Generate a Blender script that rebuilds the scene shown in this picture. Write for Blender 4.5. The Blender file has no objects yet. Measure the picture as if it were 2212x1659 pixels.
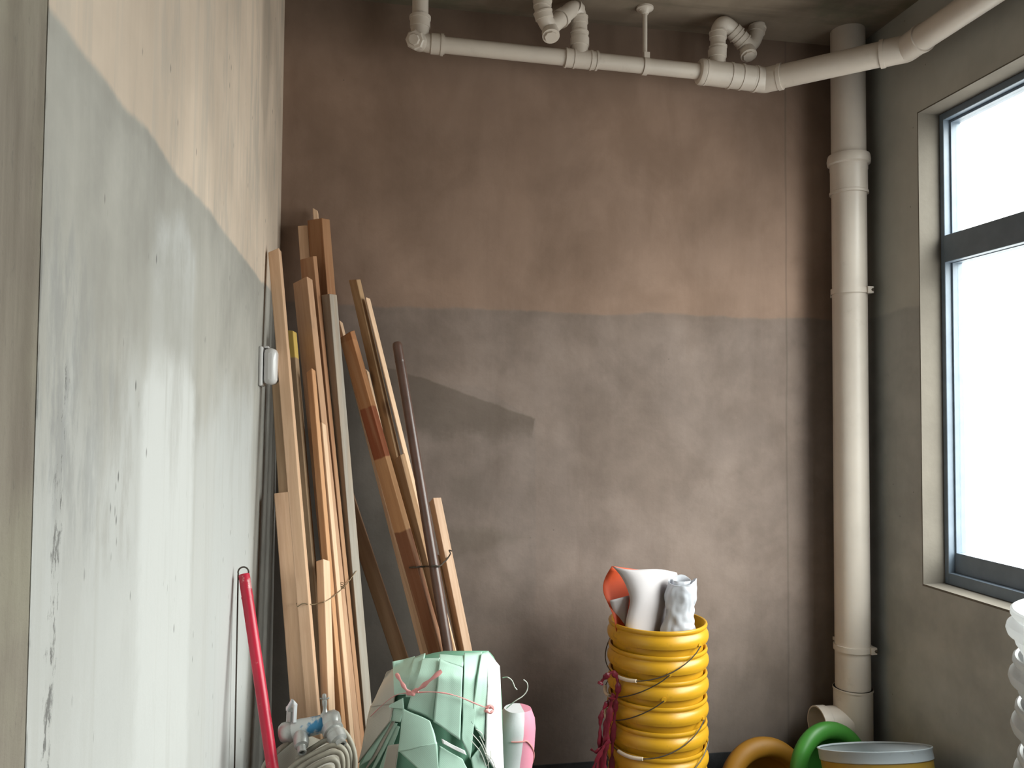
import bpy, bmesh, math, random
from mathutils import Vector, Matrix, noise as mnoise
random.seed(7)
PI = math.pi
sc = bpy.context.scene
COL = sc.collection

# ------------------------------------------------------------------ camera
FPX, CX, CY = 1750.0, 1106.0, 829.5
CAMH = 1.10
def cam_axes(yaw, pitch, roll):
    y, p, r = math.radians(yaw), math.radians(pitch), math.radians(roll)
    F = Vector((math.sin(y)*math.cos(p), math.cos(y)*math.cos(p), math.sin(p)))
    R = Vector((math.cos(y), -math.sin(y), 0)); U = R.cross(F)
    return F, R*math.cos(r)+U*math.sin(r), -R*math.sin(r)+U*math.cos(r)
CF, CR, CU = cam_axes(10.1, 2.2, 0.45)
CO = Vector((0, 0, CAMH))
cam = bpy.data.objects.new('camera', bpy.data.cameras.new('camera'))
COL.objects.link(cam)
cam.data.sensor_fit = 'HORIZONTAL'; cam.data.sensor_width = 36.0
cam.data.lens = 36.0*FPX/2212.0
cam.data.clip_start = 0.02
cam.matrix_world = Matrix(((CR.x, CU.x, -CF.x, 0), (CR.y, CU.y, -CF.y, 0), (CR.z, CU.z, -CF.z, CAMH), (0, 0, 0, 1)))
sc.camera = cam

# ------------------------------------------------------------------ world, light, exposure
SKY = 7.0
w = bpy.data.worlds.new('sky'); sc.world = w; w.use_nodes = True
nt = w.node_tree
bg = nt.nodes['Background']
tc = nt.nodes.new('ShaderNodeTexCoord'); sp = nt.nodes.new('ShaderNodeSeparateXYZ')
mr = nt.nodes.new('ShaderNodeMapRange'); mr.inputs[1].default_value = -0.08; mr.inputs[2].default_value = 0.45
mx = nt.nodes.new('ShaderNodeMix'); mx.data_type = 'RGBA'
mx.inputs[6].default_value = (0.26, 0.25, 0.24, 1); mx.inputs[7].default_value = (1.0, 1.0, 0.99, 1)
nt.links.new(tc.outputs['Generated'], sp.inputs[0]); nt.links.new(sp.outputs['Z'], mr.inputs[0])
nt.links.new(mr.outputs[0], mx.inputs[0]); nt.links.new(mx.outputs[2], bg.inputs[0])
bg.inputs[1].default_value = SKY
pl = bpy.data.lights.new('window_portal', 'AREA'); pl.shape = 'RECTANGLE'; pl.size = 1.46; pl.size_y = 1.93
pl.cycles.is_portal = True
po = bpy.data.objects.new('window_portal', pl); COL.objects.link(po)
po.location = (1.815, 1.263, 1.32); po.rotation_euler = (0, math.radians(90), 0)
sc.view_settings.view_transform = 'Standard'; sc.view_settings.look = 'None'
sc.view_settings.gamma = 1.0; sc.view_settings.use_curve_mapping = False
sc.view_settings.exposure = 1.45
sc.cycles.max_bounces = 10; sc.cycles.diffuse_bounces = 2; sc.cycles.transparent_max_bounces = 12
sc.cycles.caustics_reflective = False; sc.cycles.caustics_refractive = False
sc.cycles.sample_clamp_indirect = 8.0

# ------------------------------------------------------------------ pixel -> point on a real plane
def ray(px, py): return CF + CR*((px-CX)/FPX) - CU*((py-CY)/FPX)
def onY(px, py, Y): r = ray(px, py); return CO + r*(Y/r.y)
def onX(px, py, X): r = ray(px, py); return CO + r*(X/r.x)
def onZ(px, py, Z): r = ray(px, py); return CO + r*((Z-CAMH)/r.z)
def scale_at(P): return FPX/((Vector(P)-CO).dot(CF))

# ------------------------------------------------------------------ node helper
class G:
    def __init__(s, name):
        s.m = bpy.data.materials.new(name); s.m.use_nodes = True
        s.t = s.m.node_tree; s.t.nodes.clear()
        s.out = s.t.nodes.new('ShaderNodeOutputMaterial')
    def n(s, typ): return s.t.nodes.new(typ)
    def put(s, sock, v):
        if isinstance(v, S): s.t.links.new(v.o, sock)
        elif isinstance(v, (tuple, list)):
            sock.default_value = (tuple(v)+(1,))[:4] if len(sock.default_value) == 4 else tuple(v)
        else: sock.default_value = v
    def math(s, op, a, b=0.0, c=None, clamp=False):
        x = s.n('ShaderNodeMath'); x.operation = op; x.use_clamp = clamp
        s.put(x.inputs[0], a); s.put(x.inputs[1], b)
        if c is not None: s.put(x.inputs[2], c)
        return S(s, x.outputs[0])
    def pos(s, kind='world'):
        if kind == 'world': return S(s, s.n('ShaderNodeNewGeometry').outputs['Position'])
        return S(s, s.n('ShaderNodeTexCoord').outputs['Object'])
    def sep(s, v):
        x = s.n('ShaderNodeSeparateXYZ'); s.put(x.inputs[0], v)
        return [S(s, x.outputs[i]) for i in range(3)]
    def com(s, a, b, c):
        x = s.n('ShaderNodeCombineXYZ')
        for i, v in enumerate((a, b, c)): s.put(x.inputs[i], v)
        return S(s, x.outputs[0])
    def mapv(s, v, scale=(1, 1, 1), loc=(0, 0, 0)):
        x = s.n('ShaderNodeMapping'); s.put(x.inputs[0], v)
        x.inputs['Scale'].default_value = scale; x.inputs['Location'].default_value = loc
        return S(s, x.outputs[0])
    def noise(s, v, scale=5, detail=4, rough=0.55, dist=0.0):
        x = s.n('ShaderNodeTexNoise'); s.put(x.inputs['Vector'], v)
        x.inputs['Scale'].default_value = scale; x.inputs['Detail'].default_value = detail
        x.inputs['Roughness'].default_value = rough; x.inputs['Distortion'].default_value = dist
        return S(s, x.outputs[0])
    def voro(s, v, scale=5, rnd=1.0):
        x = s.n('ShaderNodeTexVoronoi'); s.put(x.inputs['Vector'], v); x.inputs['Scale'].default_value = scale
        x.inputs['Randomness'].default_value = rnd
        return S(s, x.outputs['Distance'])
    def ramp(s, v, a, b, lo=0.0, hi=1.0):
        x = s.n('ShaderNodeMapRange'); s.put(x.inputs[0], v)
        x.interpolation_type = 'SMOOTHSTEP'
        for i, q in enumerate((a, b, lo, hi)): x.inputs[i+1].default_value = q
        return S(s, x.outputs[0])
    def mix(s, f, a, b, mode='MIX'):
        x = s.n('ShaderNodeMix'); x.data_type = 'RGBA'; x.blend_type = mode
        s.put(x.inputs[0], f); s.put(x.inputs[6], a); s.put(x.inputs[7], b)
        return S(s, x.outputs[2])
    def bump(s, h, strength=0.3, dist=0.002):
        x = s.n('ShaderNodeBump'); x.inputs['Strength'].default_value = strength; x.inputs['Distance'].default_value = dist
        s.put(x.inputs['Height'], h); return S(s, x.outputs[0])
    def poly(s, u, v, pts, soft=0.01, jig=None):
        """mask of a convex polygon, pts listed so that the inside lies to the left of each edge"""
        d = None
        area = sum(pts[i][0]*pts[(i+1) % len(pts)][1]-pts[(i+1) % len(pts)][0]*pts[i][1] for i in range(len(pts)))
        if area < 0: pts = pts[::-1]
        for i in range(len(pts)):
            (x0, y0), (x1, y1) = pts[i], pts[(i+1) % len(pts)]
            L = math.hypot(x1-x0, y1-y0); nx, ny = -(y1-y0)/L, (x1-x0)/L
            e = u*nx + v*ny + (-(x0*nx+y0*ny))
            d = e if d is None else s.math('MINIMUM', d, e)
        if jig is not None: d = d + jig
        return s.ramp(d, -soft, soft)
    def bsdf(s, color, rough=0.6, normal=None, spec=0.5, trans=0.0, sub=0.0, metal=0.0, coat=0.0):
        b = s.n('ShaderNodeBsdfPrincipled')
        s.put(b.inputs['Base Color'], color); s.put(b.inputs['Roughness'], rough)
        b.inputs['Specular IOR Level'].default_value = spec
        b.inputs['Metallic'].default_value = metal
        b.inputs['Coat Weight'].default_value = coat
        if trans: b.inputs['Transmission Weight'].default_value = trans
        if sub:
            b.inputs['Subsurface Weight'].default_value = sub; b.inputs['Subsurface Radius'].default_value = (0.01, 0.01, 0.01)
        if normal is not None: s.put(b.inputs['Normal'], normal)
        s.t.links.new(b.outputs[0], s.out.inputs[0]); return s.m
class S:
    def __init__(s, g, o): s.g, s.o = g, o
    def __add__(s, b): return s.g.math('ADD', s, b)
    __radd__ = __add__
    def __sub__(s, b): return s.g.math('SUBTRACT', s, b)
    def __mul__(s, b): return s.g.math('MULTIPLY', s, b)
    __rmul__ = __mul__

# ------------------------------------------------------------------ materials
def plain(name, col, rough=0.5, var=0.12, nscale=12.0, bump=0.0, spec=0.5, metal=0.0, sub=0.0, coat=0.0, dirt=None, dirt_lo=0.6, dirt_hi=0.75, kind='object', dscale=9.0):
    g = G(name); p = g.pos(kind)
    n = g.noise(p, nscale, 4)
    c = g.mix(g.ramp(n, 0.3, 0.7), tuple(x*(1-var) for x in col), tuple(min(1, x*(1+var)) for x in col))
    if dirt:
        c = g.mix(g.ramp(g.noise(p, dscale, 6, 0.7), dirt_lo, dirt_hi) * 0.85, c, dirt)
    nm = g.bump(g.noise(p, nscale*8, 3), bump, 0.002) if bump else None
    return g.bsdf(c, rough, nm, spec, metal=metal, sub=sub, coat=coat)

M = {}
M['pvc'] = plain('white_pvc', (0.70, 0.62, 0.545), 0.38, 0.05, 6, dirt=(0.42, 0.36, 0.30), dirt_lo=0.58, dirt_hi=0.85, kind='world')
M['pvc_dark'] = plain('grey_pvc_edge', (0.40, 0.37, 0.33), 0.5)
M['frame'] = plain('grey_blue_aluminium', (0.16, 0.20, 0.25), 0.42, 0.08, 20, spec=0.5)
M['yellow'] = plain('yellow_plastic', (0.64, 0.33, 0.016), 0.33, 0.08, 7, dirt=(0.20, 0.11, 0.02), dirt_lo=0.56, dirt_hi=0.72, dscale=14)
M['yellow_dull'] = plain('dull_orange_yellow_plastic', (0.36, 0.165, 0.014), 0.55, 0.08, 7, dirt=(0.20, 0.12, 0.03), dirt_lo=0.58, dirt_hi=0.80, dscale=16)
M['white_plastic'] = plain('white_plastic', (0.72, 0.73, 0.74), 0.35, 0.05, 9, dirt=(0.42, 0.38, 0.34), dirt_lo=0.60, dirt_hi=0.8)
def thin_white(name, col, rough, trans, bump=0.0):
    g = G(name); p = g.pos('object')
    c = g.mix(g.ramp(g.noise(p, 12, 5, 0.65), 0.58, 0.8)*0.5, col, tuple(x*0.72 for x in col))
    nm = g.bump(g.noise(p, 90, 3), bump, 0.002) if bump else None
    g.bsdf(c, rough, nm, 0.5)
    pb = [n for n in g.t.nodes if n.type == 'BSDF_PRINCIPLED'][0]
    tr = g.n('ShaderNodeBsdfTranslucent'); g.put(tr.inputs[0], c)
    ms = g.n('ShaderNodeMixShader'); ms.inputs[0].default_value = trans
    g.t.links.new(pb.outputs[0], ms.inputs[1]); g.t.links.new(tr.outputs[0], ms.inputs[2]); g.t.links.new(ms.outputs[0], g.out.inputs[0])
    return g.m
M['thin_white'] = thin_white('translucent_white_plastic', (0.84, 0.845, 0.85), 0.35, 0.42)
M['film'] = thin_white('white_plastic_film', (0.76, 0.77, 0.82), 0.33, 0.3, 0.15)
M['paper'] = thin_white('white_paper', (0.60, 0.555, 0.56), 0.7, 0.15)
M['green_plastic'] = plain('green_plastic', (0.055, 0.25, 0.035), 0.42, 0.1, 9, dirt=(0.06, 0.22, 0.04))
M['wire'] = plain('dark_steel_wire', (0.10, 0.085, 0.07), 0.5, metal=0.6)
M['tan_wire'] = plain('tan_binding_wire', (0.30, 0.22, 0.13), 0.5, metal=0.4)
M['grip'] = plain('pale_grip_plastic', (0.72, 0.60, 0.46), 0.5)
M['red_cloth'] = plain('red_ribbon_plastic', (0.14, 0.006, 0.017), 0.45, 0.25, 30)
M['red_paint'] = plain('red_painted_steel', (0.58, 0.022, 0.055), 0.33, 0.1, 10, dirt=(0.62, 0.30, 0.30), dirt_lo=0.60, dirt_hi=0.66, dscale=26)
M['chrome'] = plain('worn_grey_metal', (0.46, 0.46, 0.44), 0.38, 0.15, 40, metal=0.55, dirt=(0.16, 0.15, 0.14), dscale=40)
M['hose'] = plain('dusty_grey_hose', (0.33, 0.30, 0.24), 0.6, 0.15, 30)
M['orange_paper'] = plain('orange_red_paper', (0.62, 0.085, 0.025), 0.6, 0.08, 5)
M['pole_brown'] = plain('brown_pole_paint', (0.115, 0.062, 0.048), 0.30, 0.15, 20, spec=0.6)
M['pink_string'] = plain('pink_plastic_string', (0.80, 0.34, 0.32), 0.45, 0.1, 30)
M['thread'] = plain('white_thread', (0.75, 0.74, 0.68), 0.7)
M['socket'] = plain('white_socket_plastic', (0.70, 0.68, 0.67), 0.22, 0.03, 9, coat=0.3)
M['pink_sack'] = plain('pink_woven_plastic', (0.80, 0.34, 0.42), 0.55, 0.08, 30, bump=0.1)
M['bitumen'] = plain('black_waterproof_coating', (0.022, 0.024, 0.026), 0.7, 0.3, 30, kind='world', bump=0.3)

def woven(name, col, var=0.06):
    g = G(name); p = g.pos('world')
    a, b, c = g.sep(p)
    wv = g.math('SINE', (a + b*0.6) * 1500.0) * g.math('SINE', c * 1500.0)
    n = g.noise(p, 9, 4)
    cc = g.mix(g.ramp(n, 0.3, 0.7), tuple(x*(1-var) for x in col), tuple(min(1, x*(1+var)) for x in col))
    return g.bsdf(cc, 0.5, g.bump(wv*0.5 + g.noise(p, 40, 3)*1.5, 0.12, 0.001), 0.35)
M['green_sack'] = woven('pale_green_woven_plastic', (0.56, 0.80, 0.66))
M['green_sack_shade'] = woven('shaded_green_woven_plastic', (0.20, 0.42, 0.29))  # dark copy of the sack green, paints shade into gaps between flaps
M['white_sack'] = woven('white_woven_plastic', (0.87, 0.87, 0.86))
M['cream_sack'] = woven('cream_woven_plastic', (0.58, 0.54, 0.46))
M['grey_sack'] = woven('dusty_grey_sackcloth', (0.27, 0.245, 0.20))

def blue_worn():
    g = G('worn_blue_painted_metal'); p = g.pos('object')
    m = g.ramp(g.noise(p, 28, 5, 0.65) + (g.sep(p)[0] * 2.0), 0.50, 0.62)
    c = g.mix(m, (0.55, 0.56, 0.54), (0.05, 0.22, 0.40))
    return g.bsdf(c, 0.4, None, 0.5, metal=0.15)
M['blue_worn'] = blue_worn()

def glass():
    g = G('window_glass')
    t = g.n('ShaderNodeBsdfTransparent'); t.inputs[0].default_value = (0.93, 0.96, 0.95, 1)
    gl = g.n('ShaderNodeBsdfGlossy'); gl.inputs['Roughness'].default_value = 0.02
    lw = g.n('ShaderNodeLayerWeight'); lw.inputs[0].default_value = 0.5
    fr = g.math('MULTIPLY_ADD', g.math('POWER', S(g, lw.outputs['Facing']), 5.0), 0.4, 0.03)
    mxs = g.n('ShaderNodeMixShader'); g.put(mxs.inputs[0], fr)
    g.t.links.new(t.outputs[0], mxs.inputs[1]); g.t.links.new(gl.outputs[0], mxs.inputs[2])
    g.t.links.new(mxs.outputs[0], g.out.inputs[0]); return g.m
M['glass'] = glass()

# timber: grain along local Z, colour from obj.color
def wood(name, bands=None, tip=None):
    g = G(name); p = g.pos('object'); x, y, z = g.sep(p)
    oi = g.n('ShaderNodeObjectInfo'); oc = S(g, oi.outputs['Color']); rnd = S(g, oi.outputs['Random'])
    q = g.com(x + rnd*13.0, y + rnd*7.0, z*0.06 + rnd*5.0)
    grain = g.noise(q, 95, 5, 0.6, 0.6)
    ring = g.noise(q, 24, 3, 0.5, 1.2)
    base = oc
    if bands:
        for (z0, col) in bands:      # colour below local z0
            base = g.mix(g.ramp(z + (g.noise(p, 30, 2)-0.5)*0.012, z0-0.003, z0+0.003, 1, 0), base, col)
    c = g.mix(g.ramp(grain, 0.35, 0.68) * 0.38, base, g.mix(1.0, base, (0.66, 0.52, 0.42), 'MULTIPLY'))
    c = g.mix(g.ramp(ring, 0.42, 0.62) * 0.22, c, (0.72, 0.47, 0.28))
    kv = g.voro(g.com(x*1.0 + rnd*9.0, y, z*0.35 + rnd*17.0), 11)
    c = g.mix(g.ramp(kv, 0.06, 0.16, 0.75, 0.0), c, (0.13, 0.065, 0.035))
    c = g.mix(g.ramp(g.noise(g.com(x, y, z*0.4), 14, 5, 0.65), 0.62, 0.80) * 0.45, c, (0.20, 0.13, 0.085))
    if tip:
        c = g.mix(g.ramp(z + (g.noise(p, 40, 2)-0.5)*0.02, tip[0]-0.003, tip[0]+0.003), c, tip[1])
    return g.bsdf(c, 0.62, g.bump(grain, 0.25, 0.001), 0.3)
M['wood'] = wood('pine_timber')

# ---- plaster of the walls
PLZ = 1.44
def plaster(name, upper, lower, which):
    g = G(name); p = g.pos('world'); x, y, z = g.sep(p)
    big = g.noise(p, 2.2, 5, 0.55); mid = g.noise(p, 9, 5, 0.6); fine = g.noise(p, 60, 4, 0.6)
    streak = g.noise(g.mapv(p, (22, 22, 1.6)), 1.0, 5, 0.6)
    edge = (g.noise(p, 7, 5, 0.6) - 0.5) * 0.03 + (g.noise(p, 1.6, 2) - 0.5) * 0.04
    below = g.ramp(z + edge, PLZ - 0.006, PLZ + 0.006, 1.0, 0.0)
    up = g.mix(g.ramp(big, 0.3, 0.7), tuple(c*0.82 for c in upper), tuple(c*1.12 for c in upper))
    lo = g.mix(g.ramp(big*0.6+mid*0.4, 0.36, 0.64), tuple(c*0.82 for c in lower), tuple(c*1.10 for c in lower))
    c = g.mix(below, up, lo)
    c = g.mix(g.ramp(streak, 0.35, 0.75) * (0.22 if which == 'left' else 0.10), c, g.mix(1.0, c, (0.66, 0.64, 0.62), 'MULTIPLY'))
    rimline = g.ramp(g.math('ABSOLUTE', z + edge - (PLZ - 0.012)), 0.0, 0.016, 0.12, 0.0)
    c = g.mix(rimline, c, g.mix(1.0, c, (0.72, 0.70, 0.66), 'MULTIPLY'))
    h = mid*0.6 + fine*0.5 + streak*0.5
    if which == 'left':
        j = (g.noise(p, 11, 5, 0.65) - 0.5) * 0.10
        white = (0.54, 0.55, 0.54)
        # limewashed lower part and the skimmed stripe
        tide = g.ramp(z + (g.noise(g.mapv(p, (1, 5, 1.4)), 1.0, 5, 0.6) - 0.5) * 0.7, 1.02, 1.22, 1.0, 0.0)
        far = g.ramp(y + (g.noise(g.mapv(p, (1, 6, 2)), 1.0, 5)-0.5)*0.25, 1.95, 2.12, 1.0, 0.0)  # holds the limewash off the far corner so its painted tone deepens the shade
        c = g.mix(tide * far * 0.80, c, (0.56, 0.56, 0.545))
        s1 = g.poly(y, z, [(1.07, 1.17), (1.345, 1.17), (1.335, 1.345), (1.26, 1.385), (1.09, 1.345)], 0.022, j*0.6)
        c = g.mix(s1 * g.ramp(mid, 0.25, 0.6, 0.35, 0.8), c, (0.55, 0.55, 0.535))
        s2 = g.poly(y, z, [(1.04, -0.3), (1.36, -0.3), (1.35, 1.13), (1.28, 1.185), (1.09, 1.185), (1.05, 1.14)], 0.022, j*0.8)
        c = g.mix(s2 * g.ramp(z, 0.75, 1.15, 0.45, 0.85), c, (0.66, 0.66, 0.645))
        s3 = g.poly(y, z, [(1.5, 0.2), (2.05, 0.2), (2.0, 1.10), (1.55, 1.17)], 0.05, j)
        c = g.mix(s3 * 0.4, c, white)
        st = g.poly(y, z, [(0.70, 1.02), (0.86, 0.98), (0.92, 1.12), (0.84, 1.25), (0.72, 1.32)], 0.06, j*1.2) * g.ramp(g.noise(g.mapv(p, (40, 40, 9)), 1.0, 6, 0.7), 0.40, 0.62)
        c = g.mix(st * 0.62, c, (0.27, 0.27, 0.27))
        gr = g.poly(y, z, [(1.0, 1.16), (1.36, 1.17), (1.40, 1.26), (1.2, 1.29), (1.0, 1.27)], 0.04, j) 
        c = g.mix(gr * 0.5, c, (0.40, 0.385, 0.35))
        gm = g.ramp(g.noise(g.mapv(p, (1, 9, 2.2)), 1.0, 6, 0.65), 0.50, 0.66)
        c = g.mix(gm * g.ramp(z, 0.6, 1.3, 0.12, 0.40), c, (0.36, 0.345, 0.315))
        vs2 = g.ramp(g.noise(g.mapv(p, (1, 26, 1.1)), 1.0, 5, 0.6), 0.52, 0.70)
        c = g.mix(vs2 * 0.28, c, (0.40, 0.385, 0.35))
        st2 = g.poly(y, z, [(0.88, 0.95), (1.02, 0.93), (1.03, 1.2), (0.92, 1.2)], 0.05, j) * g.ramp(g.noise(g.mapv(p, (30, 30, 9)), 1.0, 6, 0.7), 0.42, 0.65)
        c = g.mix(st2 * 0.45, c, (0.33, 0.31, 0.28))
        ov = g.poly(y, z, [(2.05, 1.9), (2.13, 1.80), (2.22, 1.95), (2.24, 2.15), (2.15, 2.26), (2.06, 2.12)], 0.03, j*0.3)
        c = g.mix(ov * 0.42, c, (0.30, 0.255, 0.21))
        pits = g.ramp(g.voro(g.com(y*1.3, 0.0, z*0.55), 34), 0.05, 0.15, 1.0, 0.0) * g.ramp(g.noise(g.mapv(p, (30, 30, 2.2)), 1.0, 3), 0.50, 0.62)
        col = g.poly(y, z, [(0.752, 0.62), (0.772, 0.62), (0.80, 1.15), (0.785, 1.15)], 0.005, (g.noise(p, 70, 4)-0.5)*0.03) * g.ramp(g.noise(g.mapv(p, (90, 90, 30)), 1.0, 5, 0.7), 0.52, 0.60)
        jn = g.ramp(g.math('ABSOLUTE', y - 0.731 + (g.noise(p, 30, 3)-0.5)*0.006), 0.0, 0.003, 1.0, 0.0) * g.ramp(g.noise(g.mapv(p, (1, 1, 14)), 1.0, 4), 0.46, 0.58)
        dk = g.math('MAXIMUM', pits*0.8, g.math('MAXIMUM', col*0.8, jn*0.45))
        c = g.mix(dk, c, (0.13, 0.125, 0.12))
        h = h + dk * -2.5
    if which == 'back':
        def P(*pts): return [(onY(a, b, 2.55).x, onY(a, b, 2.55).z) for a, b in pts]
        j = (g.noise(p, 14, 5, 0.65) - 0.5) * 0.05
        pz = g.poly(x, z, P((560, 780), (760, 760), (870, 830), (900, 1100), (985, 1420), (1000, 1700), (560, 1700)), 0.05, j*1.5)  # shade behind the timbers, painted into the wall colour
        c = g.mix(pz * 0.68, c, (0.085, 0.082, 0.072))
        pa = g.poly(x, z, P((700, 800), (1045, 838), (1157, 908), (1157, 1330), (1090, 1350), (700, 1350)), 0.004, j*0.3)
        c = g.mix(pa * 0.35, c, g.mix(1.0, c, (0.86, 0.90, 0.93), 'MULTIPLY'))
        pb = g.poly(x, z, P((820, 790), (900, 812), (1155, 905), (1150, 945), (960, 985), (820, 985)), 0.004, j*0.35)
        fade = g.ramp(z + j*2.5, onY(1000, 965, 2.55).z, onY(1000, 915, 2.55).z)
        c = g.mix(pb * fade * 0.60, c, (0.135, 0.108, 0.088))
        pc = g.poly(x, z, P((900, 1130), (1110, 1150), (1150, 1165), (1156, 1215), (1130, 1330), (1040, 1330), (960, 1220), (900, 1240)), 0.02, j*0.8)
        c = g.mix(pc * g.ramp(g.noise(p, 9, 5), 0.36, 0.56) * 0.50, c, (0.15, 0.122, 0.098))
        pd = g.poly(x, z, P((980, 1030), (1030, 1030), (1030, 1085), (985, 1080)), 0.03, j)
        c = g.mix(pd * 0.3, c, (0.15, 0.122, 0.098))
        cl = g.noise(g.mapv(p, (1, 1, 0.8), (3.3, 0, 1.7)), 3.4, 6, 0.6, 0.4)
        c = g.mix(g.ramp(cl, 0.36, 0.66) * 0.55, g.mix(0.5, c, g.mix(1.0, c, (1.12, 1.08, 1.06), 'MULTIPLY')), g.mix(1.0, c, (0.66, 0.62, 0.58), 'MULTIPLY'))
        vs = g.ramp(g.noise(g.mapv(p, (5, 5, 1.0)), 1.0, 5, 0.6, 0.5), 0.50, 0.68)
        c = g.mix(vs * 0.20, c, g.mix(1.0, c, (0.62, 0.58, 0.54), 'MULTIPLY'))
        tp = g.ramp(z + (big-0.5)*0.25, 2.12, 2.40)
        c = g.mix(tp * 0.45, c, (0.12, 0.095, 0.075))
        jt = g.ramp(g.math('ABSOLUTE', x - 1.405 + (g.noise(g.mapv(p, (1, 1, 3)), 1.0, 3)-0.5)*0.012), 0.0, 0.006, 0.35, 0.0)
        c = g.mix(jt, c, (0.10, 0.085, 0.07))
        low_dark = g.ramp(z + (g.noise(p, 3, 4)-0.5)*0.3, 0.0, 0.55, 1.0, 0.0)  # wall colour darkens towards the floor
        c = g.mix(low_dark * 0.45, c, (0.125, 0.12, 0.11))
        pits = g.ramp(g.voro(p, 9), 0.012, 0.028, 0.6, 0.0)
        c = g.mix(pits, c, (0.12, 0.10, 0.085))
    if which == 'right':
        pits = g.ramp(g.voro(p, 14), 0.02, 0.05, 0.5, 0.0)
        c = g.mix(pits, c, (0.12, 0.11, 0.095))
    return g.bsdf(c, 0.9, g.bump(h, 0.35, 0.003), 0.15)
M['wall_left'] = plaster('left_wall_plaster', (0.68, 0.56, 0.455), (0.43, 0.412, 0.375), 'left')
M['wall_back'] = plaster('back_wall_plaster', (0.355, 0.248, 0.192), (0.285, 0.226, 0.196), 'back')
def raw_wall():
    g = G('raw_concrete_wall'); p = g.pos('world')
    st = g.noise(g.mapv(p, (22, 22, 2.0)), 1.0, 6, 0.65)
    c = g.mix(g.ramp(st, 0.3, 0.7), (0.19, 0.16, 0.13), (0.29, 0.255, 0.21))
    c = g.mix(g.ramp(g.noise(p, 4, 5), 0.4, 0.65)*0.4, c, (0.38, 0.36, 0.27))
    c = g.mix(g.ramp(g.noise(g.mapv(p, (160, 160, 40)), 1.0, 4, 0.7), 0.60, 0.72)*0.55, c, (0.16, 0.14, 0.12))
    return g.bsdf(c, 0.9, g.bump(g.noise(p, 70, 5, 0.7), 0.5, 0.003), 0.15)
M['wall_raw'] = raw_wall()
M['wall_right'] = plaster('right_wall_plaster', (0.50, 0.49, 0.445), (0.44, 0.435, 0.41), 'right')
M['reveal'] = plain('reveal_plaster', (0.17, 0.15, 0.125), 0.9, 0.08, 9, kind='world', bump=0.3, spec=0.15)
def concrete(name, a, b, moss):
    g = G(name); p = g.pos('world')
    c = g.mix(g.ramp(g.noise(p, 3, 5, 0.6), 0.35, 0.65), a, b)
    c = g.mix(g.ramp(g.noise(g.mapv(p, (1, 1, 1), (5, 3, 1)), 2.4, 5, 0.6), 0.52, 0.66) * 0.6, c, moss)
    c = g.mix(g.ramp(g.noise(g.mapv(p, (0.7, 5, 1)), 2.0, 4), 0.5, 0.68) * 0.5, c, tuple(v*0.55 for v in a))
    return g.bsdf(c, 0.9, g.bump(g.noise(p, 50, 5), 0.4, 0.003), 0.15)
M['ceiling'] = concrete('damp_ceiling_concrete', (0.24, 0.19, 0.145), (0.33, 0.265, 0.205), (0.13, 0.145, 0.09))
M['floor'] = concrete('dusty_floor_concrete', (0.09, 0.085, 0.08), (0.13, 0.125, 0.115), (0.06, 0.058, 0.054))

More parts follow.
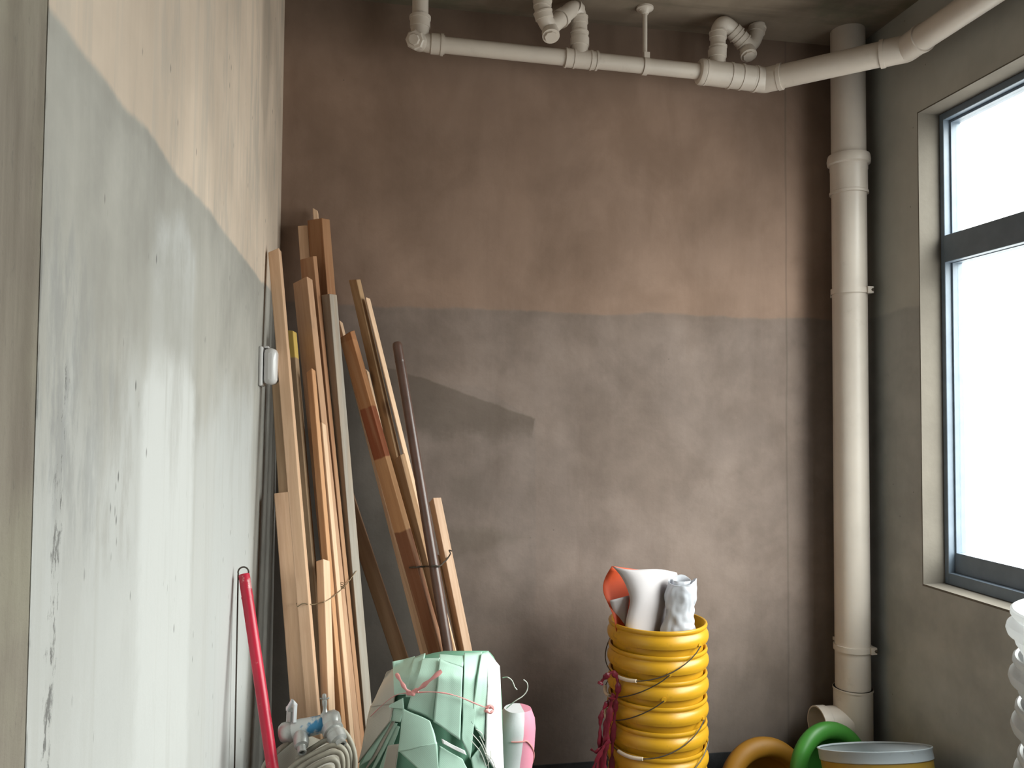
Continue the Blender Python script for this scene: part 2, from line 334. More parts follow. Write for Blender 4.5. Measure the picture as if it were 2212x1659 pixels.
# ------------------------------------------------------------------ mesh helper
class MB:
    def __init__(s): s.v, s.f, s.mi = [], [], []
    def add(s, vs, fs, mi=0):
        o = len(s.v); s.v += [Vector(v) for v in vs]
        for f in fs: s.f.append([o+i for i in f]); s.mi.append(mi)
        return s
    def box(s, lo, hi, mi=0):
        (a, b, c), (d, e, f) = lo, hi
        return s.add([(a,b,c),(d,b,c),(d,e,c),(a,e,c),(a,b,f),(d,b,f),(d,e,f),(a,e,f)],
                     [(3,2,1,0),(4,5,6,7),(0,1,5,4),(1,2,6,5),(2,3,7,6),(3,0,4,7)], mi)
    def tube(s, path, r, seg=16, caps=True, mi=0, flat=None, up=None):
        path = [Vector(p) for p in path]; n = len(path)
        rr = r if isinstance(r, (list, tuple)) else [r]*n
        T = [(path[min(i+1, n-1)]-path[max(i-1, 0)]).normalized() for i in range(n)]
        u = Vector(up) if up else (Vector((0, 0, 1)) if abs(T[0].z) < 0.9 else Vector((1, 0, 0)))
        u = (u - T[0]*u.dot(T[0])).normalized(); vs, fs = [], []
        for i in range(n):
            u = (u - T[i]*u.dot(T[i])).normalized(); b = T[i].cross(u)
            for k in range(seg):
                a = 2*PI*k/seg; ca, sa = math.cos(a), math.sin(a)
                if flat: sa *= flat
                vs.append(path[i] + (u*ca + b*sa)*rr[i])
        for i in range(n-1):
            for k in range(seg):
                k2 = (k+1) % seg
                fs.append((i*seg+k, i*seg+k2, (i+1)*seg+k2, (i+1)*seg+k))
        if caps:
            fs.append(tuple(range(seg-1, -1, -1))); fs.append(tuple((n-1)*seg+k for k in range(seg)))
        return s.add(vs, fs, mi)
    def lathe(s, prof, origin=(0,0,0), axis=(0,0,1), seg=48, mi=0, close=False, jit=None):
        ax = Vector(axis).normalized(); o = Vector(origin)
        u = Vector((1,0,0)) if abs(ax.x) < 0.9 else Vector((0,1,0))
        u = (u-ax*u.dot(ax)).normalized(); b = ax.cross(u); vs, fs = [], []
        n = len(prof)
        for (r, z) in prof:
            for k in range(seg):
                a = 2*PI*k/seg
                d = u*math.cos(a)+b*math.sin(a)
                vs.append(o + ax*z + d*r)
        for i in range(n - (0 if close else 1)):
            for k in range(seg):
                k2 = (k+1) % seg; j = (i+1) % n
                fs.append((i*seg+k, i*seg+k2, j*seg+k2, j*seg+k))
        if not close:
            if prof[0][0] > 1e-5: fs.append(tuple(range(seg-1, -1, -1)))
            if prof[-1][0] > 1e-5: fs.append(tuple((n-1)*seg+k for k in range(seg)))
        return s.add(vs, fs, mi)
    def cyl(s, a, b, r0, r1=None, seg=24, mi=0):
        a, b = Vector(a), Vector(b); L = (b-a).length
        return s.lathe([(r0, 0), (r1 if r1 is not None else r0, L)], a, b-a, seg, mi)
    def hollow(s, a, b, r, ri, seg=32, mi=0):
        a, b = Vector(a), Vector(b); L = (b-a).length
        return s.lathe([(r, 0), (r, L), (ri, L), (ri, 0)], a, b-a, seg, mi, close=True)
    def grid(s, rows, mi=0, flip=False):
        n, m = len(rows), len(rows[0]); fs = []
        for i in range(n-1):
            for k in range(m-1):
                q = (i*m+k, i*m+k+1, (i+1)*m+k+1, (i+1)*m+k)
                fs.append(q[::-1] if flip else q)
        return s.add([p for r in rows for p in r], fs, mi)
    def build(s, name, mats, parent=None, smooth=True, bevel=0.0, solid=0.0, solid_off=-1.0, mat_off=0, angle=38, subsurf=0, recalc=True):
        me = bpy.data.meshes.new(name)
        off = parent.matrix_basis.translation if parent is not None else Vector((0,0,0))
        if parent is not None and parent.parent is not None: off = off + parent.parent.matrix_basis.translation
        me.from_pydata([tuple(v-off) for v in s.v], [], s.f)
        mats = mats if isinstance(mats, (list, tuple)) else [mats]
        for m in mats: me.materials.append(m)
        for p, i in zip(me.polygons, s.mi): p.material_index = i; p.use_smooth = smooth
        if recalc:
            bm = bmesh.new(); bm.from_mesh(me); bmesh.ops.recalc_face_normals(bm, faces=bm.faces); bm.to_mesh(me); bm.free()
        if smooth: me.set_sharp_from_angle(angle=math.radians(angle))
        o = bpy.data.objects.new(name, me); COL.objects.link(o)
        if parent is not None: o.parent = parent
        if subsurf:
            m = o.modifiers.new('sub', 'SUBSURF'); m.boundary_smooth = 'PRESERVE_CORNERS'; m.levels = subsurf; m.render_levels = subsurf
        if solid:
            m = o.modifiers.new('solid', 'SOLIDIFY'); m.thickness = solid; m.offset = solid_off; m.material_offset = mat_off
        if bevel:
            m = o.modifiers.new('bevel', 'BEVEL'); m.width = bevel; m.segments = 2; m.limit_method = 'ANGLE'
        return o
def tag(o, label=None, cat=None, group=None, kind=None):
    if label: o['label'] = label
    if cat: o['category'] = cat
    if group: o['group'] = group
    if kind: o['kind'] = kind
    return o
def thing(name, loc, label=None, cat=None, group=None, kind=None):
    o = bpy.data.objects.new(name, None); COL.objects.link(o); o.empty_display_size = 0.05
    o.location = loc; o.matrix_basis = Matrix.Translation(Vector(loc))
    return tag(o, label, cat, group, kind)
def struct(o): o['kind'] = 'structure'; return o
def smooth_path(pts, n=8):
    pts = [Vector(p) for p in pts]; out = []
    for i in range(len(pts)-1):
        p0, p1, p2, p3 = pts[max(i-1, 0)], pts[i], pts[i+1], pts[min(i+2, len(pts)-1)]
        for k in range(n):
            t = k/n
            out.append(0.5*((2*p1)+(p2-p0)*t+(2*p0-5*p1+4*p2-p3)*t*t+(3*p1-p0-3*p2+p3)*t**3))
    return out+[pts[-1]]

# ------------------------------------------------------------------ the setting
XL, XR, YB, ZF, ZC = -0.27, 1.67, 2.55, -0.16, 2.40
XO = 1.80
YE = 0.73                                    # near end of the left wall
struct(MB().box((-1.8, -1.8, ZF-0.15), (XO, 2.8, ZF)).build('floor', M['floor'], smooth=False))
struct(MB().box((-1.8, -1.8, ZC), (XO, 2.8, ZC+0.15)).build('ceiling', M['ceiling'], smooth=False))
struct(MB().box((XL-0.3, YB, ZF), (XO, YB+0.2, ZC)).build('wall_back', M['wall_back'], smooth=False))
struct(MB().box((-0.6, YE, ZF), (XL, YB, ZC)).build('wall_left', M['wall_left'], smooth=False))
WY0, WY1, WZ0, WZ1 = 0.30, 2.226, 0.592, 2.05
XO = 1.80
b = MB()
b.box((XR, -1.8, ZF), (XO, WY0, ZC)); b.box((XR, WY1, ZF), (XO, YB, ZC))
b.box((XR, WY0, ZF), (XO, WY1, WZ0)); b.box((XR, WY0, WZ1), (XO, WY1, ZC))
wr = struct(b.build('wall_right', M['wall_right'], smooth=False))
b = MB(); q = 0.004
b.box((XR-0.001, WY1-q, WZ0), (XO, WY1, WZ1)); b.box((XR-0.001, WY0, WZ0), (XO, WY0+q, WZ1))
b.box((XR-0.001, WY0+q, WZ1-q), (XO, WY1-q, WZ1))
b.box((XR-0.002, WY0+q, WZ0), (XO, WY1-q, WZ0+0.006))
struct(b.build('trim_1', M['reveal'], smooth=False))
# raw concrete wall flush with the plaster, which stands slightly proud of it
struct(MB().box((-0.6, -1.8, ZF), (XL-0.0008, YE, ZC)).build('wall_side', M['wall_raw'], smooth=False))
struct(MB().box((-1.8, -2.0, ZF), (XO, -1.8, ZC)).build('wall_front', M['floor'], smooth=False))
struct(MB().box((XL, YB-0.005, ZF), (XR, YB, -0.005)).build('baseboard_back', M['bitumen'], smooth=False))

# window: grey-blue aluminium frame, transom, mullions, panes
win = thing('window_1', (1.82, 1.1, WZ0+0.006)); win['kind'] = 'structure'
FX0, FX1 = 1.742, 1.80
z0, z1, y0, y1 = WZ0+0.006, WZ1-q, WY0+q, WY1-q
SW = 0.018
GZ1 = onX(2085, 262, FX1).z; TZ1 = onX(2085, 495, FX0).z; TZ0 = onX(2085, 567, FX1).z; GZ0 = onX(2093, 1195, FX1).z
MB().box((FX0, y1-SW, z0), (FX1, y1, z1)).build('frame_stile', M['frame'], win, False, 0.002)
MB().box((FX0, y0, z0), (FX1, y0+SW, z1)).build('frame_stile', M['frame'], win, False, 0.002)
MB().box((FX0, y0+SW, GZ1+0.008), (FX1, y1-SW, z1)).build('frame_rail', M['frame'], win, False, 0.002)
MB().box((FX0, y0+SW, z0), (FX1, y1-SW, z0+0.035)).build('frame_rail', M['frame'], win, False, 0.002)
MB().box((FX0-0.002, y0+SW, TZ0), (FX1, y1-SW, TZ1)).build('transom', M['frame'], win, False, 0.002)
YM = (1.26,)
for ym in YM:
    MB().box((FX0, ym-0.03, z0+0.035), (FX1, ym+0.03, TZ0)).build('mullion', M['frame'], win, False, 0.002)
    MB().box((FX0, ym-0.03, TZ1), (FX1, ym+0.03, GZ1+0.008)).build('mullion', M['frame'], win, False, 0.002)
for (ya, yb) in ((y0+SW, YM[0]-0.03), (YM[0]+0.03, y1-SW)):
    for (za, zb, sw, sb, st) in ((z0+0.035, TZ0, 0.006, GZ0-z0-0.035, 0.002), (TZ1, GZ1+0.008, 0.006, 0.004, 0.008)):
        xa, xb = FX0+0.022, FX1-0.002
        MB().box((xa, ya, za), (xb, ya+sw, zb)).build('sash_stile', M['frame'], win, False, 0.001)
        MB().box((xa, yb-sw, za), (xb, yb, zb)).build('sash_stile', M['frame'], win, False, 0.001)
        MB().box((xa, ya+sw, za), (xb, yb-sw, za+sb)).build('sash_rail', M['frame'], win, False, 0.001)
        MB().box((xa, ya+sw, zb-st), (xb, yb-sw, zb)).build('sash_rail', M['frame'], win, False, 0.001)
        MB().box((xa+0.014, ya+sw, za+sb), (xa+0.019, yb-sw, zb-st)).build('glass_pane', M['glass'], win, False)

# ------------------------------------------------------------------ PVC waste pipe under the ceiling
PY = 2.42
def pp(px, py, Y=PY): return onY(px, py, Y)
def ring_on(mb, a, d, r, wdt): mb.cyl(a - d*wdt/2, a + d*wdt/2, r)
P1 = pp(907, 92); P2 = pp(1648, 172)
axis = (pp(1465, 150)-pp(1004, 102)).normalized()
P1 = pp(1004, 102) - axis*((pp(1004, 102)-P1).dot(axis))
def on_main(px):                               # point of the main pipe's axis seen at column px
    y = 102 + 0.104*(px-1004); return pp(px, y)
drain = thing('drain_pipe', (P1.x, PY, ZC), 'cream white plastic waste pipe running under the ceiling and bending towards the window', 'pipe')
R1 = 0.0245
mb = MB().tube([on_main(925), on_main(1515)], R1, 28); mb.build('pipe_section', M['pvc'], drain)
# left end: riser, elbow with clean-out
topx = Vector((P1.x, PY, ZC))
mb = MB().tube([P1 + Vector((0, 0, 0.03)), topx], R1, 28); mb.build('riser', M['pvc'], drain)
mb = MB()
mb.tube(smooth_path([P1+Vector((0,0,0.075)), P1+Vector((0,0,0.03)), P1+Vector((0.004,0,0.006)), P1+axis*0.03, P1+axis*0.075], 6), 0.0275, 24)
mb.cyl(P1+Vector((0,0,0.045)), P1+Vector((0,0,0.078)), 0.0305); mb.cyl(P1+Vector((0,0,0.070)), P1+Vector((0,0,0.079)), 0.0325)
mb.cyl(P1+axis*0.033, P1+axis*0.07, 0.0305); mb.cyl(P1+axis*0.062, P1+axis*0.071, 0.0325)
cd = Vector((-0.30, -0.85, -0.28)).normalized()
mb.cyl(P1, P1+cd*0.045, 0.027)
mb.build('elbow', M['pvc'], drain)
mb = MB(); mb.lathe([(0.0285, 0), (0.0285, 0.014), (0.025, 0.018), (0.017, 0.018), (0.015, 0.028), (0.0, 0.028)], P1+cd*0.043, cd, 8)
mb.build('cleanout_plug', M['pvc'], drain, angle=20)
# small tee with the first trap
T0 = on_main(1255); d = axis
mb = MB(); mb.cyl(on_main(1221), on_main(1289), 0.0285)
for x in (1222, 1240, 1276, 1288): ring_on(mb, on_main(x), d, 0.0305, 0.006)
B0 = on_main(1252)
mb.cyl(B0, B0+Vector((0, 0, 0.062)), 0.0265); mb.cyl(B0+Vector((0,0,0.040)), B0+Vector((0,0,0.066)), 0.0295)
mb.build('tee_fitting', M['pvc'], drain)
def trap(pts, collars, plug, pdir, nm='p_trap'):
    pts3 = [pp(a, c, Y) for a, c, Y in pts]
    path = smooth_path(pts3, 8)
    o = MB().tube(path, 0.0245, 22).build(nm, M['pvc'], drain)
    for i in collars:
        k = int(i*8); dd = (path[min(k+1, len(path)-1)]-path[max(k-1, 0)]).normalized()
        c = MB(); c.cyl(path[k]-dd*0.011, path[k]+dd*0.011, 0.0275); c.cyl(path[k]+dd*0.006, path[k]+dd*0.011, 0.0292)
        c.build('collar', M['pvc'], o)
    a = pp(*plug); dd = Vector(pdir).normalized()
    c = MB(); c.cyl(a-dd*0.015, a+dd*0.026, 0.0235); c.cyl(a+dd*0.016, a+dd*0.034, 0.0262); c.cyl(a+dd*0.034, a+dd*0.040, 0.019, seg=8)
    c.build('cleanout_plug', M['pvc'], o)
    return o
zt = lambda px, Y: None
trap([(1252, 108, PY), (1252, 78, PY), (1251, 45, PY), (1247, 26, PY-0.005), (1236, 20, PY-0.02), (1214, 38, PY-0.045), (1190, 56, PY-0.07),
      (1178, 44, PY-0.085), (1172, 20, PY-0.09), (1172, -8, PY-0.09), (1172, -70, PY-0.09)], (1.0, 2.0, 3.4, 5.0, 7.6, 8.6), (1188, 62, PY-0.075), (0, -0.45, -0.9))
# clamp hanger
# large tee, reducer, bend
R2 = 0.0375
A = on_main(1516); Bq = pp(1650, 173)
d2 = (Bq-A).normalized()
def big(px): return A + (Bq-A)*((px-1516)/(1650-1516))
mb = MB(); mb.lathe([(0.030, -0.012), (0.0385, -0.010), (0.041, -0.004), (0.041, 0.006)], A, d2, 32)
mb.build('reducer', M['pvc'], drain)
mb = MB(); mb.cyl(big(1519), big(1634), 0.0395, seg=32)
for x, r in ((1523, 0.0415), (1576, 0.0418), (1600, 0.0418), (1631, 0.0425)): ring_on(mb, big(x), d2, r, 0.008)
C0 = big(1549)
mb.cyl(C0, C0+Vector((0,0,0.075)), 0.0265); mb.cyl(C0+Vector((0,0,0.052)), C0+Vector((0,0,0.078)), 0.0295)
mb.build('tee_fitting', M['pvc'], drain)
Q2 = big(1652)
tq = math.tan(math.radians(10.1)+math.atan((1958-CX)/FPX))
dd_ = (tq*Q2.y-Q2.x)/(1+tq)
Q3 = onY(1958, 105, Q2.y-dd_)
Q4 = onX(2115, 0, Q3.x+0.012); dq = (Q4-Q3).normalized()
Q5 = Q3 + dq*1.15
e1 = (Q3-Q2).normalized()
mb = MB(); mb.tube([Q2+e1*0.03, Q3-e1*0.02], R2, 32); mb.build('pipe_section', M['pvc'], drain)
mb = MB(); mb.tube([Q3+dq*0.03, Q5], R2, 32); mb.build('pipe_section', M['pvc'], drain)
mb = MB(); mb.tube(smooth_path([Q2-d2*0.045, Q2-d2*0.02, Q2, Q2+e1*0.02, Q2+e1*0.05], 6), 0.0400, 28)
ring_on(mb, Q2+e1*0.05, e1, 0.0425, 0.012); mb.build('elbow', M['pvc'], drain)
mb = MB(); mb.tube(smooth_path([Q3-e1*0.065, Q3-e1*0.025, Q3, Q3+dq*0.025, Q3+dq*0.065], 6), 0.0400, 28)
ring_on(mb, Q3-e1*0.065, e1, 0.0425, 0.012); ring_on(mb, Q3+dq*0.065, dq, 0.0425, 0.012); mb.build('elbow', M['pvc'], drain)
s2 = PY-0.0
trap([(1551, 136, s2), (1551, 108, s2), (1551, 80, s2), (1553, 62, s2), (1563, 52, s2), (1579, 62, s2+0.01), (1598, 82, s2+0.015), (1616, 98, s2+0.02),
      (1628, 88, s2+0.03), (1635, 66, s2+0.035), (1637, 40, s2+0.04), (1637, 20, s2+0.04)], (1.0, 2.2, 5.5, 6.3, 9.0, 9.8), (1613, 105, s2+0.018), (0, -0.45, -0.9))
# hanger
H0 = on_main(1393)
hang = thing('pipe_hanger', (H0.x, PY, ZC), 'white plastic hanger rod between ceiling and waste pipe', 'pipe hanger')
mb = MB(); mb.lathe([(0.027, 0), (0.027, 0.006), (0.016, 0.012), (0.0105, 0.022)], (H0.x, PY, ZC), (0, 0, -1), 24)
mb.cyl((H0.x-0.016, PY-0.004, ZC-0.006), (H0.x-0.016, PY-0.004, ZC-0.0115), 0.004, seg=10)
mb.build('ceiling_flange', M['pvc'], hang)
mb = MB(); mb.cyl((H0.x, PY, ZC-0.02), (H0.x, PY, H0.z+0.028), 0.0075, seg=16); mb.build('rod', M['pvc'], hang)
mb = MB(); mb.hollow(H0-axis*0.008, H0+axis*0.008, 0.0285, 0.0247); t = H0+Vector((0.0, -0.014, 0.026))
mb.box(t-Vector((0.009, 0.008, 0.008)), t+Vector((0.009, 0.008, 0.010))); mb.build('clamp', M['pvc'], hang)

# ------------------------------------------------------------------ soil stack in the corner
SX, SY = 1.572, 2.44
stack = thing('soil_stack', (SX, SY, ZF), 'thick white plastic soil pipe standing in the corner beside the window', 'pipe')
def sz(py): return onY(1836, py, SY-0.03).z
MB().cyl((SX, SY, ZF), (SX, SY, ZC), 0.055, seg=48).build('pipe_section', M['pvc'], stack)
c0, c1 = sz(415), sz(330)
MB().lathe([(0.0552, c0-c1), (0.0615, c0-c1), (0.0615, c0-c1+0.008), (0.0590, c0-c1+0.010), (0.0590, -0.052), (0.0600, -0.05), (0.0600, -0.034), (0.0675, -0.030), (0.0690, -0.018), (0.0675, -0.006), (0.0655, 0), (0.0552, 0)],
           (SX, SY, c1), (0, 0, 1), 48).build('expansion_collar', M['pvc'], stack)
for py in (627, 1404):
    z = sz(py)
    cl = MB().hollow((SX, SY, z-0.009), (SX, SY, z+0.009), 0.0595, 0.0551, 48)
    cdir = (Vector((0.62, -0.78, 0))).normalized()
    e = Vector((SX, SY, z)) + cdir*0.062
    cl.box(e-Vector((0.010, 0.010, 0.011)), e+Vector((0.010, 0.010, 0.011)))
    cl.box((SX-0.004, SY+0.05, z-0.006), (SX+0.030, YB-0.001, z+0.006))
    co = cl.build('pipe_clamp', M['pvc'], stack)
    MB().cyl(e+cdir*0.005, e+cdir*0.016, 0.0055, seg=6).build('clamp_screw', M['wire'], co)
zt = sz(1492)
tee = MB().lathe([(0.0552, -0.40), (0.0605, -0.40), (0.0605, 0), (0.0552, 0)], (SX, SY, zt), (0, 0, 1), 48)
bd = Vector((-1.0, 0.0, 0.0)); bz = onY(1800, 1526, SY).z - 0.056
bo = Vector((SX, SY, bz))
tee.lathe([(0.056, 0.03), (0.056, 0.095), (0.0595, 0.098), (0.0595, 0.128), (0.055, 0.128), (0.053, 0.03)], bo, bd, 40)
tee.cyl(Vector((SX, SY, zt-0.006)), Vector((SX, SY, zt)), 0.0625, seg=48)
tee.build('branch_tee', M['pvc'], stack)

# ------------------------------------------------------------------ socket box on the left wall
sy, szz = 2.105, onX(577, 791, -0.25).z
sock = thing('socket_box', (XL, sy+0.034, szz), 'small white socket with raised splash cover on the left wall beside the timbers', 'socket')
MB().box((XL, sy-0.004, szz-0.050), (XL+0.010, sy+0.072, szz+0.050)).build('back_plate', M['socket'], sock, False, 0.004)
MB().box((XL+0.010, sy, szz-0.046), (XL+0.044, sy+0.068, szz+0.046)).build('splash_cover', M['socket'], sock, True, 0.013)
MB().box((XL+0.010, sy+0.02, szz+0.046), (XL+0.022, sy+0.05, szz+0.052)).build('hinge', M['socket'], sock, False, 0.002)

# ------------------------------------------------------------------ timbers
OBBS = []; QUADS = []
def obb_axes(o): return o[1]
def sat(a, b, gap=0.001):
    ca, A, ha = a; cb, B, hb = b; t = cb-ca
    axes = list(A)+list(B)+[x.cross(y) for x in A for y in B]
    for L in axes:
        if L.length < 1e-6: continue
        L = L.normalized()
        ra = sum(h*abs(x.dot(L)) for x, h in zip(A, ha)); rb = sum(h*abs(x.dot(L)) for x, h in zip(B, hb))
        if abs(t.dot(L)) > ra+rb+gap: return False
    return True
def timber(label, p1, p2, wf, wr, Yb, col, k=0.185, tw=32.0, order=True, name='timber_batten', mat=None, bands=None, tip=None, minb=0.018, bow=0.0, b=None, cat='timber', group=None):
    """p1/p2: columns of the left outline at two heights; wf, wr: visible widths of front and right face"""
    tw = math.radians(tw if wr else 6.0)
    Y = Yb
    def quad(p1, p2, w_):
        bx = p1[0]+(p2[0]-p1[0])*(1700-p1[1])/(p2[1]-p1[1])
        return (p1[0], p1[1], bx, 1700, w_)
    me_ = quad(p1, p2, wf+wr)
    for (q_, Yq) in QUADS:                       # stay behind every earlier timber that covers part of this one
        hit = False
        for py in range(int(max(me_[1], q_[1])), 1701, 20):
            xa = me_[0]+(me_[2]-me_[0])*(py-me_[1])/(1700-me_[1]); xb = q_[0]+(q_[2]-q_[0])*(py-q_[1])/(1700-q_[1])
            if xa < xb+q_[4]-1 and xb < xa+me_[4]-1: hit = True; break
        if hit: Y = max(Y, Yq)
    while True:
        def pt(px, py):                       # ray meets the leaning plane Y = Y + k (z - ZF)
            r = ray(px, py); t = (Y + k*(CAMH-ZF))/(r.y - k*r.z); return CO + r*t
        half = (wf+wr)/2.0
        A = pt(p1[0]+half, p1[1]); B = pt(p2[0]+half, p2[1])
        ax = (A-B).normalized()
        sA = scale_at((A+B)/2)
        a = wf/sA/math.cos(tw); bb = b if b else max(minb, (wr/sA/math.sin(tw)) if wr else 0.022)
        v = (CO-A); v = (v - ax*v.dot(ax)).normalized()
        R_ = ax.cross(v).normalized()
        if R_.dot(CR) < 0: R_ = -R_
        xl = (R_*math.cos(tw) + v*math.sin(tw)).normalized(); yl = ax.cross(xl).normalized()
        low = abs(xl.z)*a/2 + abs(yl.z)*bb/2
        tb = (ZF + low - B.z)/ax.z
        P0 = B + ax*tb; L = (A-P0).length
        o = (P0+ax*L/2, (xl, yl, ax), (a/2, bb/2, L/2))
        if not any(sat(o, q) for q in OBBS): break
        Y += 0.004
        if Y > 2.52: print('TIMBER no room', label); break
    top_far = max((A + xl*s*a/2 + yl*u*bb/2).y for s in (-1, 1) for u in (-1, 1))
    minx = min((P + xl*s*a/2 + yl*u*bb/2).x for s in (-1, 1) for u in (-1, 1) for P in (A, P0))
    if top_far > YB or minx < XL: print('TIMBER wall', label, round(top_far, 3), round(minx, 3), round(Y, 3))
    OBBS.append(o); QUADS.append((me_, Y)); print('T', len(OBBS), round(Y, 3), label[:50])
    n = 14; mbx = MB(); vs = []
    rs = random.Random(len(OBBS)*17+3); cut = rs.uniform(-0.006, 0.006); cut2 = rs.uniform(-0.004, 0.004)
    for i in range(n+1):
        z = L*i/n; off = bow*math.sin(PI*i/n)
        for (sx, sy) in ((-1,-1),(1,-1),(1,1),(-1,1)):
            zz = z + (cut*sx + cut2*sy if i == n else 0)
            vs.append((sx*a/2+off, sy*bb/2, zz))
    fs = [(3,2,1,0), tuple(n*4+i for i in range(4))]
    for i in range(n):
        for q in range(4):
            q2 = (q+1) % 4; fs.append((i*4+q, i*4+q2, (i+1)*4+q2, (i+1)*4+q))
    mbx.add(vs, fs)
    m = mat or M['wood']
    if bands: m = wood('banded_timber', bands=[(L-zz, c) for zz, c in bands])
    if tip: m = wood('tipped_timber', tip=(L-tip[0], tip[1]))
    ob = mbx.build(name, m, None, False, 0.0018)
    ob.matrix_world = Matrix(((xl.x, yl.x, ax.x, P0.x), (xl.y, yl.y, ax.y, P0.y), (xl.z, yl.z, ax.z, P0.z), (0, 0, 0, 1)))
    ob.color = col+(1,)
    tag(ob, label, cat, group)
    return ob
TAN = (0.76, 0.50, 0.33); PALE = (0.90, 0.63, 0.43); BRN = (0.44, 0.225, 0.12); GREYW = (0.40, 0.36, 0.31); DKB = (0.34, 0.15, 0.065); ORG = (0.68, 0.37, 0.19)
# left bundle, front to back
timber('tall tan timber batten leftmost in the left bundle, touching the left wall', (580, 544), (650, 1380), 24, 3, 1.90, TAN, tw=10, b=0.034)
timber('pale timber with the lowest top in the left bundle, at its front', (685, 1212), (691, 1380), 16, 9, 1.94, PALE, b=0.03)
timber('slim timber batten with bright right edge, middle of left bundle', (661, 803), (710, 1380), 13, 8, 1.93, ORG)
timber('dark slim timber batten with a yellow painted tip', (621, 716), (677, 1380), 14, 4, 1.93, (0.33, 0.22, 0.135), tip=(0.075, (0.62, 0.42, 0.11)), tw=18, b=0.03)
timber('thin batten with splintered top behind the bright edged batten', (690, 915), (732, 1380), 8, 4, 1.95, PALE, b=0.018)
timber('brown timber with speckled pale right face, middle of left bundle', (632, 608), (711, 1380), 32, 12, 1.97, (0.56, 0.33, 0.205))
timber('broad tan board low on the left of the left bundle', (593, 1064), (618, 1380), 33, 0, 1.98, TAN)
timber('tan timber half hidden behind the tall leftmost batten', (588, 825), (623, 1380), 28, 0, 2.00, (0.46, 0.31, 0.19))
timber('brown timber with narrow pale edge behind the speckled timber', (647, 557), (727, 1380), 30, 8, 2.08, BRN)
timber('grey weathered timber at the right of the left bundle', (695, 637), (757, 1380), 18, 14, 2.12, (0.41, 0.365, 0.31), tw=44, b=0.030, k=0.16)
timber('tallest dark brown timber with orange right face in the left bundle', (664, 475), (735, 1380), 32, 16, 2.22, DKB, tw=44, b=0.034, k=0.14)
timber('pale flat board beside the tallest dark timber', (644, 489), (709, 1380), 22, 0, 2.22, TAN, k=0.14)
timber('thin pale lath poking above the tallest dark timber', (676, 455), (738, 1380), 11, 0, 2.28, PALE, b=0.014, k=0.12)
timber('lone brown plank leaning steeply between the two bundles', (706, 990), (836, 1380), 31, 0, 2.10, (0.42, 0.25, 0.155), k=0.16, tw=4, b=0.022)
# brown round pole
def pole_hit(px, py, extra=0.0):
    r = ray(px, py).normalized(); best = None
    for c, A, h in OBBS:
        t0, t1 = -1e9, 1e9; dlt = c-CO; ok = True
        for x, hh in zip(A, h):
            e = x.dot(dlt); f_ = x.dot(r)
            if abs(f_) < 1e-9: continue
            ta, tb = (e-hh)/f_, (e+hh)/f_
            if ta > tb: ta, tb = tb, ta
            t0, t1 = max(t0, ta), min(t1, tb)
        if t0 < t1 and t0 > 0 and (best is None or t0 < best): best = t0
    return CO + r*(best-extra) if best else None
Yp = 2.15
while True:
    def pt(px, py):
        r = ray(px, py); t = (Yp + 0.13*(CAMH-ZF))/(r.y - 0.13*r.z); return CO + r*t
    A = pt(857, 739); B = pt(968, 1405); ax = (A-B).normalized()
    tb = (ZF+0.004-B.z)/ax.z; P0 = B+ax*tb; L = (A-P0).length
    u = ax.cross(Vector((0, 1, 0))).normalized(); vv = ax.cross(u)
    o = (P0+ax*L/2, (u, vv, ax), (0.0145, 0.0145, L/2))
    if Yp > 2.45 or not any(sat(o, q) for q in OBBS): break
    Yp += 0.004
print('pole Y', Yp)
OBBS.append(o); QUADS.append(((846, 739, 1008, 1700, 24), Yp))
pole = thing('round_pole', P0, 'dark brown glossy round pole leaning on the right timber bundle', 'pole')
MB().tube([P0, A-ax*0.012, A-ax*0.004, A], [0.0142, 0.0142, 0.0128, 0.009], 24).build('shaft', M['pole_brown'], pole)
MB().hollow(A-ax*0.060, A-ax*0.055, 0.0146, 0.0138, 24).build('ferrule_ring', M['pole_brown'], pole)

# right bundle
def rtimber(*a, **k): return timber(*a, **dict(k, k=0.13))
rtimber('wide board banded orange, red brown and dark brown, leftmost of the right bundle', (731, 722), (924, 1405), 27, 10, 2.17, (0.40, 0.17, 0.07),
       bands=[(0.022, (0.50, 0.235, 0.105)), (0.222, (0.33, 0.10, 0.045)), (0.372, (0.60, 0.33, 0.165)), (0.585, (0.27, 0.115, 0.06))])
OBBS_R = len(OBBS)
rtimber('brown timber with pale right face just left of the brown pole', (850, 985), (958, 1405), 14, 13, 2.17, (0.40, 0.24, 0.13), b=0.026)
rtimber('thin pale lath along the left edge of the wide banded board', (770, 850), (914, 1405), 12, 0, 2.22, PALE, b=0.014)
rtimber('thin pale lath between the wide banded board and the tallest timber of the right bundle', (788, 800), (925, 1380), 4, 5, 2.19, PALE, b=0.012)
rtimber('long tan timber with pale right face, tallest of the right bundle', (753, 604), (912, 1300), 17, 9, 2.22, (0.48, 0.31, 0.17))
rtimber('long narrow pale lath beside the tallest timber of the right bundle', (789, 647), (949, 1300), 3, 8, 2.22, PALE, b=0.022)
rtimber('small pale timber tip poking up behind the wide banded board', (726, 694), (880, 1300), 9, 4, 2.26, PALE, b=0.014)
rtimber('brown timber with broad pale right face, rightmost of the right bundle', (925, 1080), (990, 1400), 12, 17, 2.20, (0.66, 0.44, 0.30), tw=48)
rtimber('thin bright lath between the brown pole and the rightmost timber', (944, 1200), (984, 1400), 3, 5, 2.17, PALE, b=0.010)
